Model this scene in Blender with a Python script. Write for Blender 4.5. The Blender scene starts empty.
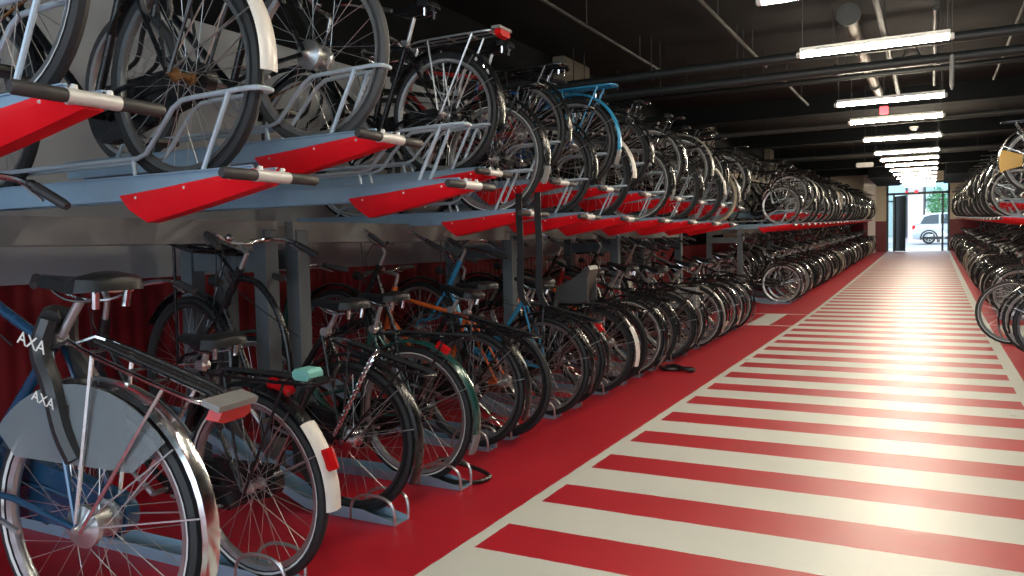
import bpy, math, random
from mathutils import Vector, Matrix, Euler
random.seed(7)
PI = math.pi
sc = bpy.context.scene
COL = sc.collection

# ---------------------------------------------------------------- ground: level, then a gentle ramp up to the street door
Y0, SL = 13.305, 0.022
def gz(y):
    return SL * 2.0 * math.log1p(math.exp((y - Y0) / 2.0))

# ---------------------------------------------------------------- materials
MAT = {}
def mat(name, col, rough=0.5, metal=0.0, noise=0.0, nscale=12.0, emit=0.0, alpha=None, trans=0.0, bump=0.0, spec=0.5, coat=0.0):
    m = bpy.data.materials.new(name); m.use_nodes = True
    nt = m.node_tree; b = nt.nodes['Principled BSDF']
    c = (col[0], col[1], col[2], 1)
    b.inputs['Base Color'].default_value = c
    b.inputs['Roughness'].default_value = rough
    b.inputs['Metallic'].default_value = metal
    b.inputs['Specular IOR Level'].default_value = spec
    b.inputs['Coat Weight'].default_value = coat
    if trans: b.inputs['Transmission Weight'].default_value = trans
    if alpha is not None: b.inputs['Alpha'].default_value = alpha
    if emit:
        b.inputs['Emission Color'].default_value = c
        b.inputs['Emission Strength'].default_value = emit
    if noise or bump:
        tc = nt.nodes.new('ShaderNodeTexCoord'); nz = nt.nodes.new('ShaderNodeTexNoise')
        nz.inputs['Scale'].default_value = nscale; nz.inputs['Detail'].default_value = 5
        nt.links.new(tc.outputs['Object'], nz.inputs['Vector'])
        if noise:
            mx = nt.nodes.new('ShaderNodeMix'); mx.data_type = 'RGBA'
            mx.inputs[6].default_value = tuple(max(0, v * (1 - noise)) for v in col) + (1,)
            mx.inputs[7].default_value = tuple(min(1, v * (1 + noise)) for v in col) + (1,)
            nt.links.new(nz.outputs['Fac'], mx.inputs[0]); nt.links.new(mx.outputs[2], b.inputs['Base Color'])
            mr = nt.nodes.new('ShaderNodeMapRange')
            mr.inputs[3].default_value = max(0.02, rough - 0.12); mr.inputs[4].default_value = min(1, rough + 0.12)
            nt.links.new(nz.outputs['Fac'], mr.inputs[0]); nt.links.new(mr.outputs[0], b.inputs['Roughness'])
        if bump:
            bp = nt.nodes.new('ShaderNodeBump'); bp.inputs['Strength'].default_value = bump; bp.inputs['Distance'].default_value = 0.01
            nt.links.new(nz.outputs['Fac'], bp.inputs['Height']); nt.links.new(bp.outputs[0], b.inputs['Normal'])
    MAT[name] = m
    return m

mat('black_paint', (.007, .009, .011), .28, 0, .3, 20)
mat('rubber', (.010, .013, .015), .62, 0, .35, 30)
mat('rubber_worn', (.05, .055, .058), .6, 0, .3, 30)
mat('cream_rubber', (.42, .38, .28), .6, 0, .2, 25)
mat('wall_strip', (.6, .62, .62), .4)
mat('chrome', (.62, .63, .64), .2, 1.0, .15, 40)
mat('alloy', (.5, .52, .53), .36, .9, .2, 40)
mat('rim_grey', (.17, .19, .2), .4, .7, .2, 40)
mat('rim_black', (.03, .032, .035), .35, .2)
mat('spoke', (.55, .56, .56), .3, .9)
mat('rust', (.2, .1, .035), .7, .5, .5, 60)
mat('leather', (.007, .009, .011), .5, 0, .3, 30, bump=.15, spec=.35)
mat('brown_leather', (.14, .06, .025), .5, 0, .4, 30)
mat('plastic', (.018, .02, .022), .45)
mat('grey_plastic', (.2, .21, .21), .5, 0, .15, 20)
mat('seat_grey', (.035, .037, .037), .5, 0, .15, 20)
mat('beige_plastic', (.42, .39, .32), .5, 0, .15, 20)
mat('white_paint', (.72, .72, .68), .35, 0, .08, 20)
mat('red_lens', (.5, .006, .008), .3, spec=.3)
mat('lamp_glass', (.6, .62, .62), .12, .3)
mat('navy', (.013, .065, .14), .24, .3, .15, 14, coat=.5)
mat('sky_blue', (.03, .27, .5), .3, .1, .15, 14)
mat('royal_blue', (.02, .1, .3), .3, .2, .15, 14)
mat('green', (.012, .07, .06), .22, .2, .2, 14, coat=.5)
mat('grey_paint', (.16, .17, .17), .35, .4, .15, 14)
mat('silver_paint', (.42, .42, .4), .35, .6, .1, 14)
mat('orange', (.6, .12, .02), .35, 0, .15, 14)
mat('dark_red', (.3, .02, .02), .3, 0, .15, 14)
mat('yellow', (.45, .26, .015), .4, 0, .1, 14)
mat('teal_plastic', (.2, .55, .5), .45)
mat('skirt_grey', (.20, .24, .26), .35, alpha=.55)
mat('galv', (.27, .42, .55), .42, .2, .22, 9)
mat('post_steel', (.13, .165, .185), .5, .2, .25, 8)
mat('galv_dull', (.19, .20, .20), .65, .1, .4, 6)
mat('hoop_paint', (.44, .56, .65), .4, .3, .15, 15)
mat('tray_red', (.74, .008, .016), .35, 0, .12, 10)
mat('grip_rubber', (.035, .035, .037), .55, 0, .25, 40)
mat('bracket', (.62, .63, .62), .4, .2)
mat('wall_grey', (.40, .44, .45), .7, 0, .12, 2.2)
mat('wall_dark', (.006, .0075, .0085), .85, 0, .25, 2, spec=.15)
mat('cream_wall', (.66, .58, .43), .7, 0, .06, 3)
mat('white_wall', (.78, .72, .68), .7, 0, .05, 3)
mat('column_paint', (.13, .12, .09), .8, 0, .1, 3)
mat('ceiling_dark', (.0085, .0085, .009), .85, 0, .35, 1.5, spec=.2)
mat('pipe_black', (.018, .023, .025), .55, .2, .3, 5)
mat('pipe_grey', (.05, .052, .053), .6, .3, .25, 8)
mat('duct_steel', (.16, .145, .125), .55, .5, .25, 8)
mat('lamp_body', (.75, .74, .7), .4)
mat('lamp_light', (1.0, .87, .68), .4, emit=150.0)
mat('sign_red', (.9, .03, .05), .4, emit=1.5)
mat('frame_dark', (.02, .035, .04), .4, .3)
mat('frame_alu', (.55, .6, .62), .4, .4)
mat('car_paint', (.5, .58, .64), .25, .3, coat=.8)
mat('car_glass', (.03, .05, .06), .08)
mat('tyre_black', (.02, .02, .02), .7)
mat('pave', (.55, .54, .52), .8, 0, .1, 2)
mat('asphalt', (.32, .33, .35), .85, 0, .15, 2)
mat('facade_pink', (.62, .5, .48), .8, 0, .06, 2)
mat('facade_white', (.75, .73, .72), .7, 0, .05, 2)
mat('pane_dark', (.42, .56, .57), .1, .3)
mat('leaf', (.05, .2, .06), .6, 0, .5, 12)
mat('bark', (.1, .07, .05), .8, 0, .3, 12)
mat('lock_black', (.012, .012, .013), .4)

m = mat('red_dado', (.16, .003, .008), .5, 0, .2, 3)      # painted boarding with upright grooves
nt = m.node_tree; wv = nt.nodes.new('ShaderNodeTexWave'); wv.bands_direction = 'Y'; wv.inputs['Scale'].default_value = 3.2
tc = nt.nodes.new('ShaderNodeTexCoord'); bp = nt.nodes.new('ShaderNodeBump'); bp.inputs['Strength'].default_value = .5; bp.inputs['Distance'].default_value = .012
nt.links.new(tc.outputs['Object'], wv.inputs['Vector']); nt.links.new(wv.outputs['Fac'], bp.inputs['Height'])
nt.links.new(bp.outputs[0], nt.nodes['Principled BSDF'].inputs['Normal'])

def glass_mat():
    m = bpy.data.materials.new('window_glass'); m.use_nodes = True
    nt = m.node_tree; nt.nodes.clear()
    o = nt.nodes.new('ShaderNodeOutputMaterial'); mx = nt.nodes.new('ShaderNodeMixShader')
    t = nt.nodes.new('ShaderNodeBsdfTransparent'); t.inputs[0].default_value = (.93, .97, .985, 1)
    g = nt.nodes.new('ShaderNodeBsdfGlossy'); g.inputs['Roughness'].default_value = .02
    mx.inputs[0].default_value = .08
    nt.links.new(t.outputs[0], mx.inputs[1]); nt.links.new(g.outputs[0], mx.inputs[2]); nt.links.new(mx.outputs[0], o.inputs[0])
    MAT['window_glass'] = m
glass_mat()

# floor: red coating with white painted bars, border lines and the marked passage, all laid out in metres
XL, XR, PER, PY, RED = -1.733, 0.695, 0.638, 2.757, 0.305
def floor_mat():
    m = bpy.data.materials.new('painted_floor'); m.use_nodes = True
    nt = m.node_tree; N = nt.nodes; L = nt.links; b = N['Principled BSDF']
    tc = N.new('ShaderNodeTexCoord'); sp = N.new('ShaderNodeSeparateXYZ'); L.new(tc.outputs['Object'], sp.inputs[0])
    nz = N.new('ShaderNodeTexNoise'); nz.inputs['Scale'].default_value = 9; nz.inputs['Detail'].default_value = 4
    L.new(tc.outputs['Object'], nz.inputs['Vector'])
    def M(op, a, b_=None, c=None):
        n = N.new('ShaderNodeMath'); n.operation = op
        for i, v in enumerate((a, b_, c)):
            if v is None: continue
            if isinstance(v, (int, float)): n.inputs[i].default_value = v
            else: L.new(v, n.inputs[i])
        return n.outputs[0]
    wob = M('MULTIPLY', M('SUBTRACT', nz.outputs['Fac'], .5), .012)
    X = M('ADD', sp.outputs['X'], wob); Y = M('ADD', sp.outputs['Y'], wob)
    def rng(v, a, b_): return M('MULTIPLY', M('GREATER_THAN', v, a), M('LESS_THAN', v, b_))
    ph = M('FRACT', M('DIVIDE', M('ADD', M('SUBTRACT', Y, PY), 64 * PER), PER))
    bar = M('GREATER_THAN', ph, RED / PER)
    inner = rng(X, XL + .063, XR - .10); walk = rng(X, XL, XR)
    white = M('MULTIPLY', walk, M('MAXIMUM', M('SUBTRACT', 1.0, inner), bar))
    def patch(x0, x1, y0, y1): return M('MULTIPLY', rng(X, x0, x1), rng(Y, y0, y1))
    extra = None
    for q in ((-2.37, -2.05, 11.66, 13.3), (-2.75, XL, 11.62, 11.68), (-2.75, XL, 13.28, 13.34), (-2.75, -2.68, 11.66, 13.3),
              (.80, 1.5, 10.75, 12.4), (XR, 1.9, 10.70, 10.76), (XR, 1.9, 12.4, 12.46)):
        e = patch(*q); extra = e if extra is None else M('MAXIMUM', extra, e)
    white = M('MAXIMUM', white, extra)
    # wear
    n2 = N.new('ShaderNodeTexNoise'); n2.inputs['Scale'].default_value = 2.2; n2.inputs['Detail'].default_value = 8; n2.inputs['Roughness'].default_value = .7
    L.new(tc.outputs['Object'], n2.inputs['Vector'])
    n3 = N.new('ShaderNodeTexNoise'); n3.inputs['Scale'].default_value = 5.0; n3.inputs['Detail'].default_value = 2
    L.new(tc.outputs['Object'], n3.inputs['Vector'])
    def mix(f, a, b_):
        n = N.new('ShaderNodeMix'); n.data_type = 'RGBA'
        L.new(f, n.inputs[0]) if not isinstance(f, float) else setattr(n.inputs[0], 'default_value', f)
        for i, v in ((6, a), (7, b_)):
            if isinstance(v, tuple): n.inputs[i].default_value = v
            else: L.new(v, n.inputs[i])
        return n.outputs[2]
    red = mix(n2.outputs['Fac'], (.36, .002, .014, 1), (.58, .007, .024, 1))
    wht = mix(n2.outputs['Fac'], (.60, .64, .60, 1), (.72, .75, .70, 1))
    spot = M('MULTIPLY', M('GREATER_THAN', n3.outputs['Fac'], .735), .5)
    wht = mix(spot, wht, (.28, .26, .22, 1))
    L.new(mix(white, red, wht), b.inputs['Base Color'])
    mr = N.new('ShaderNodeMapRange'); mr.inputs[3].default_value = .37; mr.inputs[4].default_value = .54
    L.new(n2.outputs['Fac'], mr.inputs[0]); L.new(mr.outputs[0], b.inputs['Roughness'])
    b.inputs['Specular IOR Level'].default_value = .78
    bp = N.new('ShaderNodeBump'); bp.inputs['Strength'].default_value = .06; bp.inputs['Distance'].default_value = .01
    L.new(nz.outputs['Fac'], bp.inputs['Height']); L.new(bp.outputs[0], b.inputs['Normal'])
    MAT['painted_floor'] = m
floor_mat()

# ---------------------------------------------------------------- mesh builder
def V(*a): return Vector(a)
def smooth(pts, n=6):
    pts = [Vector(p) for p in pts]; out = []
    for i in range(len(pts) - 1):
        p0 = pts[max(i - 1, 0)]; p1 = pts[i]; p2 = pts[i + 1]; p3 = pts[min(i + 2, len(pts) - 1)]
        for k in range(n):
            t = k / n
            out.append(0.5 * ((2 * p1) + (p2 - p0) * t + (2 * p0 - 5 * p1 + 4 * p2 - p3) * t * t + (3 * p1 - p0 - 3 * p2 + p3) * t ** 3))
    out.append(pts[-1]); return out

class MB:
    def __init__(s): s.v = []; s.f = []; s.m = []
    def add(s, v, f, m):
        o = len(s.v); s.v += [Vector(x) for x in v]; s.f += [tuple(i + o for i in q) for q in f]; s.m += [m] * len(f); return s
    def merge(s, o):
        k = len(s.v); s.v += o.v; s.f += [tuple(i + k for i in q) for q in o.f]; s.m += o.m; return s
    def xf(s, M): s.v = [M @ x for x in s.v]; return s
    def tube(s, path, r, m, n=8, closed=False):
        path = [Vector(p) for p in path]; P = []
        for q in path:
            if not P or (q - P[-1]).length > 1e-6: P.append(q)
        K = len(P); R = r if isinstance(r, (list, tuple)) else [r] * K
        if isinstance(r, (list, tuple)) and len(R) != K: R = [R[0] + (R[-1] - R[0]) * i / (K - 1) for i in range(K)]
        T = []
        for i in range(K):
            a = P[i - 1] if (i or closed) else P[i]; b = P[(i + 1) % K] if (i < K - 1 or closed) else P[i]
            T.append((b - a).normalized())
        u = T[0].orthogonal().normalized(); v = []; f = []
        for i in range(K):
            u = (u - T[i] * u.dot(T[i])); u = u.normalized() if u.length > 1e-6 else T[i].orthogonal().normalized()
            w = T[i].cross(u)
            for k in range(n):
                a = 2 * PI * k / n; v.append(P[i] + (u * math.cos(a) + w * math.sin(a)) * R[i])
        for i in range(K if closed else K - 1):
            j = (i + 1) % K
            for k in range(n):
                l = (k + 1) % n; f.append((i * n + k, i * n + l, j * n + l, j * n + k))
        if not closed: f.append(tuple(range(n))[::-1]); f.append(tuple((K - 1) * n + k for k in range(n)))
        return s.add(v, f, m)
    def rod(s, a, b, r, m, n=6): return s.tube([a, b], r, m, n)
    def lathe(s, prof, m, n=24, c=(0, 0, 0), closed=False):      # prof: (radius, y) about the y axis
        c = Vector(c); v = []; f = []; K = len(prof)
        for i in range(n):
            a = 2 * PI * i / n; ca, sa = math.cos(a), math.sin(a)
            for r, y in prof: v.append(c + V(r * ca, y, r * sa))
        for i in range(n):
            j = (i + 1) % n
            for k in range(K if closed else K - 1):
                l = (k + 1) % K
                f.append((i * K + k, i * K + l, j * K + l, j * K + k))
        if not closed:
            for k in (0, K - 1):
                if prof[k][0] > 1e-5: f.append(tuple(i * K + k for i in range(n)))
        return s.add(v, f, m)
    def box(s, a, b, m, bev=0.0):
        x0, y0, z0 = a; x1, y1, z1 = b
        if bev <= 0:
            v = [(x0, y0, z0), (x1, y0, z0), (x1, y1, z0), (x0, y1, z0), (x0, y0, z1), (x1, y0, z1), (x1, y1, z1), (x0, y1, z1)]
            return s.add(v, [(3, 2, 1, 0), (4, 5, 6, 7), (0, 1, 5, 4), (1, 2, 6, 5), (2, 3, 7, 6), (3, 0, 4, 7)], m)
        pr = []
        for (px, pz, sx, sz) in ((x0, z0, 1, 1), (x1, z0, -1, 1), (x1, z1, -1, -1), (x0, z1, 1, -1)): pr.append((px, pz, sx, sz))
        poly = []
        for i, (px, pz, sx, sz) in enumerate(pr):
            e = [(px, pz + sz * bev), (px + sx * bev, pz)]
            poly += e if i % 2 == 0 else e[::-1]
        return s.prism([(p[0], p[1]) for p in poly], y0, y1, m)
    def prism(s, poly, y0, y1, m):                              # poly in (x, z), extruded along y
        n = len(poly); v = [(p[0], y0, p[1]) for p in poly] + [(p[0], y1, p[1]) for p in poly]
        f = [tuple(range(n)), tuple(range(2 * n - 1, n - 1, -1))] + [(i + n, (i + 1) % n + n, (i + 1) % n, i) for i in range(n)]
        return s.add(v, f, m)
    def ball(s, c, r, m, n=10, k=6):
        rx, ry, rz = r if isinstance(r, (tuple, list)) else (r, r, r); c = Vector(c); v = [c + V(0, 0, rz)]; f = []
        for i in range(1, k):
            t = PI * i / k
            for j in range(n):
                a = 2 * PI * j / n; v.append(c + V(rx * math.sin(t) * math.cos(a), ry * math.sin(t) * math.sin(a), rz * math.cos(t)))
        v.append(c - V(0, 0, rz)); L = len(v) - 1
        for j in range(n):
            l = (j + 1) % n; f.append((0, 1 + j, 1 + l)); f.append((L, 1 + (k - 2) * n + l, 1 + (k - 2) * n + j))
            for i in range(k - 2): f.append((1 + i * n + j, 1 + (i + 1) * n + j, 1 + (i + 1) * n + l, 1 + i * n + l))
        return s.add(v, f, m)
    def mesh(s, name):
        me = bpy.data.meshes.new(name); me.from_pydata([tuple(x) for x in s.v], [], s.f)
        names = []
        for x in s.m:
            if x not in names: names.append(x)
        for x in names: me.materials.append(MAT[x])
        ix = {x: i for i, x in enumerate(names)}
        me.polygons.foreach_set('material_index', [ix[x] for x in s.m])
        me.polygons.foreach_set('use_smooth', [True] * len(s.f))
        me.validate(); me.update()
        try: me.set_sharp_from_angle(angle=math.radians(38))
        except Exception: pass
        return me
    def build(s, name, parent=None, loc=None):
        o = bpy.data.objects.new(name, s.mesh(name)); COL.objects.link(o)
        if parent is not None: o.parent = parent
        if loc is not None: o.location = loc
        return o

def tag(o, label, cat, group=None, kind=None):
    if label: o['label'] = label
    if cat: o['category'] = cat
    if group: o['group'] = group
    if kind: o['kind'] = kind
    return o
def struct(o): o['kind'] = 'structure'; return o
def empty(name, loc, rot=(0, 0, 0)):
    o = bpy.data.objects.new(name, None); COL.objects.link(o); o.location = loc; o.rotation_euler = rot; o.empty_display_size = .1
    return o

# ---------------------------------------------------------------- bicycles (x forward, rear wheel contact at the origin)
WR = .36
HT, HB = V(.855, 0, .94), V(.925, 0, .70)
AX = (HB - HT).normalized()
def wheel(c, q, tyre='rubber', rim='rim_grey', hub='small', strip=False, drum='alloy'):
    nR = (44, 28, 20)[q]; nt_ = (8, 6, 4)[q]; ns = (32, 22, 12)[q]; sr = (.0015, .0019, .0026)[q]
    cx, cz = c.x, c.z
    ty = MB(); ty.lathe([(WR - .021 + .0215 * math.cos(2 * PI * k / nt_), .021 * math.sin(2 * PI * k / nt_)) for k in range(nt_)], tyre, nR, c, True)
    if strip and q < 2:
        for sd in (1, -1): ty.lathe([(WR - .036, sd * .0195), (WR - .028, sd * .0222), (WR - .030, sd * .0205)], 'wall_strip', nR, c, True)
    rm = MB(); rm.lathe([(WR - .040, -.016), (WR - .040, .016), (WR - .056, .013), (WR - .062, .005), (WR - .062, -.005), (WR - .056, -.013)], rim, nR, c, True)
    sp = MB()
    hr = .019 if hub == 'small' else .045
    hw = .032
    for i in range(ns):
        a = 2 * PI * i / ns; sd = 1 if i % 2 else -1; b = a + (1 if (i // 2) % 2 else -1) * 1.25
        sp.rod(c + V(math.cos(b) * hr, sd * hw, math.sin(b) * hr), c + V(math.cos(a) * (WR - .05), 0, math.sin(a) * (WR - .05)), sr, 'spoke', 3)
    hb = MB()
    nh = (18, 10, 6)[q]
    if hub == 'small': hb.lathe([(.006, -.065), (.011, -.05), (.024, -.034), (.024, -.028), (.014, -.024), (.014, .024), (.024, .028), (.024, .034), (.011, .05), (.006, .065)], drum, nh, c)
    else: hb.lathe([(.006, -.07), (.012, -.055), (.05, -.044), (.052, -.03), (.04, -.026), (.038, .02), (.05, .024), (.058, .03), (.058, .046), (.02, .056), (.012, .066), (.006, .075)], drum, nh, c)
    return ty, rm, sp, hb

def guard(c, a0, a1, m, q, R=.385, w=.030):
    n = (22, 12, 8)[q]; b = MB(); v = []; f = []
    pr = [(0, -w), (.010, -w * .75), (.0155, 0), (.010, w * .75), (0, w), (-.002, w * .98), (.0115, 0), (-.002, -w * .98)]
    if q == 2: pr = [(0, -w), (.014, 0), (0, w), (.010, 0)]
    K = len(pr)
    for i in range(n + 1):
        a = math.radians(a0 + (a1 - a0) * i / n)
        for dr, y in pr: v.append(c + V(math.cos(a) * (R + dr), y, math.sin(a) * (R + dr)))
    for i in range(n):
        for k in range(K):
            l = (k + 1) % K; f.append((i * K + k, i * K + l, (i + 1) * K + l, (i + 1) * K + k))
    f.append(tuple(range(K))); f.append(tuple(n * K + k for k in range(K))[::-1])
    return b.add(v, f, m)

def bike_parts(o, q):
    """list of (name, parent name, MB)"""
    g = o.get
    P = []; n = (10, 6, 5)[q]
    def put(name, par, mb): P.append((name, par, mb))
    R = V(0, 0, WR); F = V(1.12, 0, WR); BB = V(.47, 0, .285)
    paint = g('paint', 'black_paint'); fr = g('frame', 'diamond')
    sc_ = g('seat', .97)
    st = V(.255, 0, .80); top = st + (st - BB).normalized() * (sc_ - .86)
    # frame
    b = MB()
    b.tube([BB, st], .0165, paint, n)
    if fr == 'diamond':
        b.tube([st + V(.01, 0, -.03), HT + V(.012, 0, -.05)], .015, paint, n); b.tube([HB + V(-.012, 0, .04), BB], .017, paint, n)
    elif fr == 'low':
        b.tube(smooth([HB + V(-.01, 0, .05), V(.72, 0, .46), V(.6, 0, .33), BB]), .022, paint, n)
        b.tube([V(.66, 0, .40), BB + (st - BB) * .35], .012, paint, n)
    elif fr == 'oma':
        b.tube(smooth([HB + V(-.008, 0, .03), V(.80, 0, .60), V(.66, 0, .40), V(.55, 0, .31), BB]), .0165, paint, n)
        b.tube(smooth([HT + V(.012, 0, -.05), V(.77, 0, .74), V(.62, 0, .54), V(.49, 0, .45), BB + (st - BB) * .36]), .0145, paint, n)
    elif fr == 'swan':
        b.tube(smooth([HT + V(.01, 0, -.04), V(.72, 0, .91), V(.56, 0, .80), V(.44, 0, .60), V(.40, 0, .42), BB]), .017, paint, n)
        b.tube(smooth([HB + V(-.01, 0, .03), V(.76, 0, .55), V(.6, 0, .36), BB]), .0165, paint, n)
    b.tube([HT + V(-.004, 0, .014), HB], .021, paint, n)
    for s in (1, -1):
        b.tube([BB + V(-.02, s * .035, 0), R + V(.25, s * .05, -.02), R + V(0, s * .062, 0)], .0095, paint, max(4, n - 2))
        b.tube([st + V(0, s * .02, -.02), V(.13, s * .05, .585), R + V(0, s * .062, 0)], .008, paint, max(4, n - 2))
    b.lathe([(.022, -.036), (.022, .036)], paint, max(8, n), BB)
    put('frame', None, b)
    # steering group
    S = []
    fk = MB()
    fk.tube([HB + V(0, 0, .01), HB + AX * .06], .02, paint, n)
    for s in (1, -1):
        fk.tube(smooth([HB + AX * .05 + V(0, s * .03, 0), HB + AX * .12 + V(0, s * .046, 0), HB + AX * .24 + V(.006, s * .05, 0), F + V(-.03, s * .052, .06), F + V(0, s * .052, 0)], 4 if q == 0 else 2), [.013, .0085], paint, max(4, n - 2))
    S.append(('fork', None, fk))
    def addwheel(nm, c, lst, hub):
        ty, rm, sp, hb = wheel(c, q, g('tyre', 'rubber'), g('rim', 'rim_grey'), hub, g('strip', False), g('drum', 'alloy'))
        lst.append((nm, None, rm)); lst.append(('tyre', nm, ty)); lst.append(('spokes', nm, sp)); lst.append(('hub', nm, hb))
    addwheel('front_wheel', F, S, 'small')
    gm = g('guard', 'black_paint')
    if gm:
        mg = guard(F, 15, 172, gm, q)
        for s in (1, -1):
            if q < 2: mg.tube([F + V(0, s * .056, 0), F + V(-.36, s * .03, .135)], .0025, 'spoke', 4)
        S.append(('front_mudguard', None, mg))
    hm = g('bar_mat', 'chrome'); hb = MB(); bar = g('bar', 'city')
    k = HT - AX * .10
    hb.tube([HT, k], .0125, 'alloy', n)
    if bar == 'city':
        hb.tube([k, k + V(.055, 0, .03)], .013, 'alloy', n); c = k + V(.06, 0, .035)
        half = [V(0, 0, 0), V(.012, .06, .004), V(.02, .14, .03), V(-.03, .225, .05), V(-.10, .265, .045), V(-.23, .295, .02)]
    elif bar == 'oma':
        hb.tube([k, k + V(.03, 0, .03)], .013, 'alloy', n); c = k + V(.03, 0, .035)
        half = [V(0, 0, 0), V(.02, .05, .02), V(.05, .12, .09), V(.02, .21, .12), V(-.08, .265, .10), V(-.27, .30, .05)]
    else:
        hb.tube([k, k + V(.085, 0, .02)], .014, 'alloy', n); c = k + V(.09, 0, .022)
        half = [V(0, 0, 0), V(0, .08, 0), V(-.01, .16, .015), V(-.03, .30, .015)]
    path = smooth(half, 5 if q == 0 else 3)
    hb.tube([c + V(p.x, -p.y, p.z) for p in path[::-1]] + [c + p for p in path[1:]], .011, hm, max(5, n - 2))
    S.append(('handlebar', None, hb))
    for s in (1, -1):
        a, e = path[-1 - (len(half) > 4 and 5 or 3)], path[-1]
        a = e + (path[-3] - e).normalized() * .125
        gp = MB(); A = c + V(a.x, s * a.y, a.z); E_ = c + V(e.x, s * e.y, e.z); E2 = E_ + (E_ - A).normalized() * .008
        gp.tube([A, A + (E_ - A) * .06, A + (E_ - A) * .9, E2], [.0175, .0165, .0165, .0135] if q < 2 else .0165, 'grip_rubber', n)
        S.append(('grip', 'handlebar', gp))
        if q < 2:
            lv = MB(); d = (E_ - A).normalized(); A2 = A - d * .02
            lv.ball(A2, (.018, .018, .016), 'plastic', 8, 5)
            fwd = V(.04, 0, -.012) if bar != 'flat' else V(.045, 0, -.02)
            lv.tube([A2, A2 + fwd, A2 + fwd + d * .09 + V(0, 0, -.01)], [.007, .005], g('lever', 'alloy'), 5)
            S.append(('brake_lever', 'handlebar', lv))
    if q == 0:
        cb = MB(); a = c + V(.02, .14, .02); cb.tube(smooth([a, a + V(.10, -.06, -.02), a + V(.12, -.12, -.14), HB + V(.04, .02, -.02)], 5), .003, 'plastic', 5)
        cb.tube(smooth([c + V(.02, -.14, .02), c + V(.12, -.05, .0), c + V(.1, .02, -.12), HT + V(.02, -.015, -.1), st + V(.1, -.01, -.05)], 5), .003, 'plastic', 5)
        S.append(('brake_cable', 'handlebar', cb))
        be = MB(); be.ball(c + V(-.02, .09, .03), (.024, .024, .02), 'chrome', 10, 6); S.append(('bell', 'handlebar', be))
    if g('headlight', True):
        hl = MB(); lc = HB + V(.10, 0, .14)
        hl.tube([HB + V(.02, 0, .1), lc + V(-.03, 0, 0)], .006, 'plastic', 5); hl.tube([lc + V(-.035, 0, 0), lc + V(.01, 0, 0), lc + V(.025, 0, 0)], [.022, .032, .03], 'plastic', n)
        hl.tube([lc + V(.0255, 0, 0), lc + V(.032, 0, 0)], [.028, .02], 'lamp_glass', n)
        S.append(('headlight', None, hl))
    if g('front_rack'):
        rk = MB(); z = .985
        loop = [V(1.05, -.15, z), V(1.12, -.18, z), V(1.40, -.18, z), V(1.44, -.14, z), V(1.44, .14, z), V(1.40, .18, z), V(1.12, .18, z), V(1.05, .15, z)]
        rk.tube(loop, .010, 'black_paint', 8, True)
        for x in (1.14, 1.25, 1.36): rk.tube([V(x, -.18, z), V(x, .18, z)], .007, 'black_paint', 6)
        for y in (-.06, .06): rk.tube([V(1.05, y, z), V(1.44, y, z)], .007, 'black_paint', 6)
        for s in (1, -1): rk.tube([V(1.2, s * .16, z), F + V(0, s * .058, 0)], .008, 'black_paint', 6)
        rk.tube([V(1.05, 0, z), HT + V(.03, 0, -.03)], .010, 'black_paint', 6)
        S.append(('front_carrier', None, rk))
    ba = g('basket')
    if ba:
        bk = MB(); z0 = .86
        x0, x1, w, h = .96, 1.26, .19, .24
        T = .008
        if ba == 'crate':
            cm = g('basket_mat', 'grey_plastic')
            bk.box((x0, -w, z0), (x1, w, z0 + .012), cm)
            for s in (1, -1):
                for j in range(4): bk.box((x0, s * w - T, z0 + .012 + j * .062), (x1, s * w + T, z0 + .05 + j * .062), cm)
            for x in (x0, x1):
                for j in range(4): bk.box((x - T, -w, z0 + .012 + j * .062), (x + T, w, z0 + .05 + j * .062), cm)
            for x in (x0, x1):
                for s in (1, -1): bk.box((x - .014, s * w - .014, z0), (x + .014, s * w + .014, z0 + .262), cm)
        else:
            for j in range(7):
                zz = z0 + j * h / 6; e = j * .006
                bk.tube([V(x0 - e, -w - e, zz), V(x1 + e, -w - e, zz), V(x1 + e, w + e, zz), V(x0 - e, w + e, zz)], .006, 'brown_leather', 5, True)
            for i in range(8):
                t = i / 7
                for s in (1, -1): bk.rod(V(x0 + (x1 - x0) * t, s * w, z0), V(x0 + (x1 - x0) * t, s * (w + .036), z0 + h), .005, 'brown_leather', 4)
                for xx, s in ((x0, -1), (x1, 1)): bk.rod(V(xx, -w + 2 * w * t, z0), V(xx + s * .036, -w + 2 * w * t, z0 + h), .005, 'brown_leather', 4)
            bk.box((x0, -w, z0 - .004), (x1, w, z0 + .004), 'brown_leather')
        bk.rod(V(x0 + .05, 0, z0), HB + V(.03, 0, .05), .01, 'black_paint', 6)
        S.append(('front_basket', None, bk))
    a = math.radians(g('steer', 0))
    Mx = Matrix.Translation(HT) @ Matrix.Rotation(a, 4, AX) @ Matrix.Translation(-HT)
    for nm, par, mb in S: P.append((nm, par, mb.xf(Mx)))
    # rear
    addwheel('rear_wheel', R, P, g('hub', 'small'))
    if gm:
        tail = g('tail'); flap = g('flap')
        e = 192
        rg = guard(R, 28, 138 if tail else e, gm, q)
        for s in (1, -1):
            if q < 2: rg.tube([R + V(0, s * .066, 0), R + V(-.345, s * .03, .17)], .0028, 'spoke', 4); rg.tube([R + V(0, s * .066, 0), R + V(-.22, s * .03, .31)], .0028, 'spoke', 4)
        put('rear_mudguard', None, rg)
        if tail: put('mudguard_tail', 'rear_mudguard', guard(R, 136, 184, tail, q, .3875, .036))
        if flap: put('mud_flap', 'rear_mudguard', guard(R, 190, 206, flap, q, .388, .034))
    rl = g('light', None)
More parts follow.
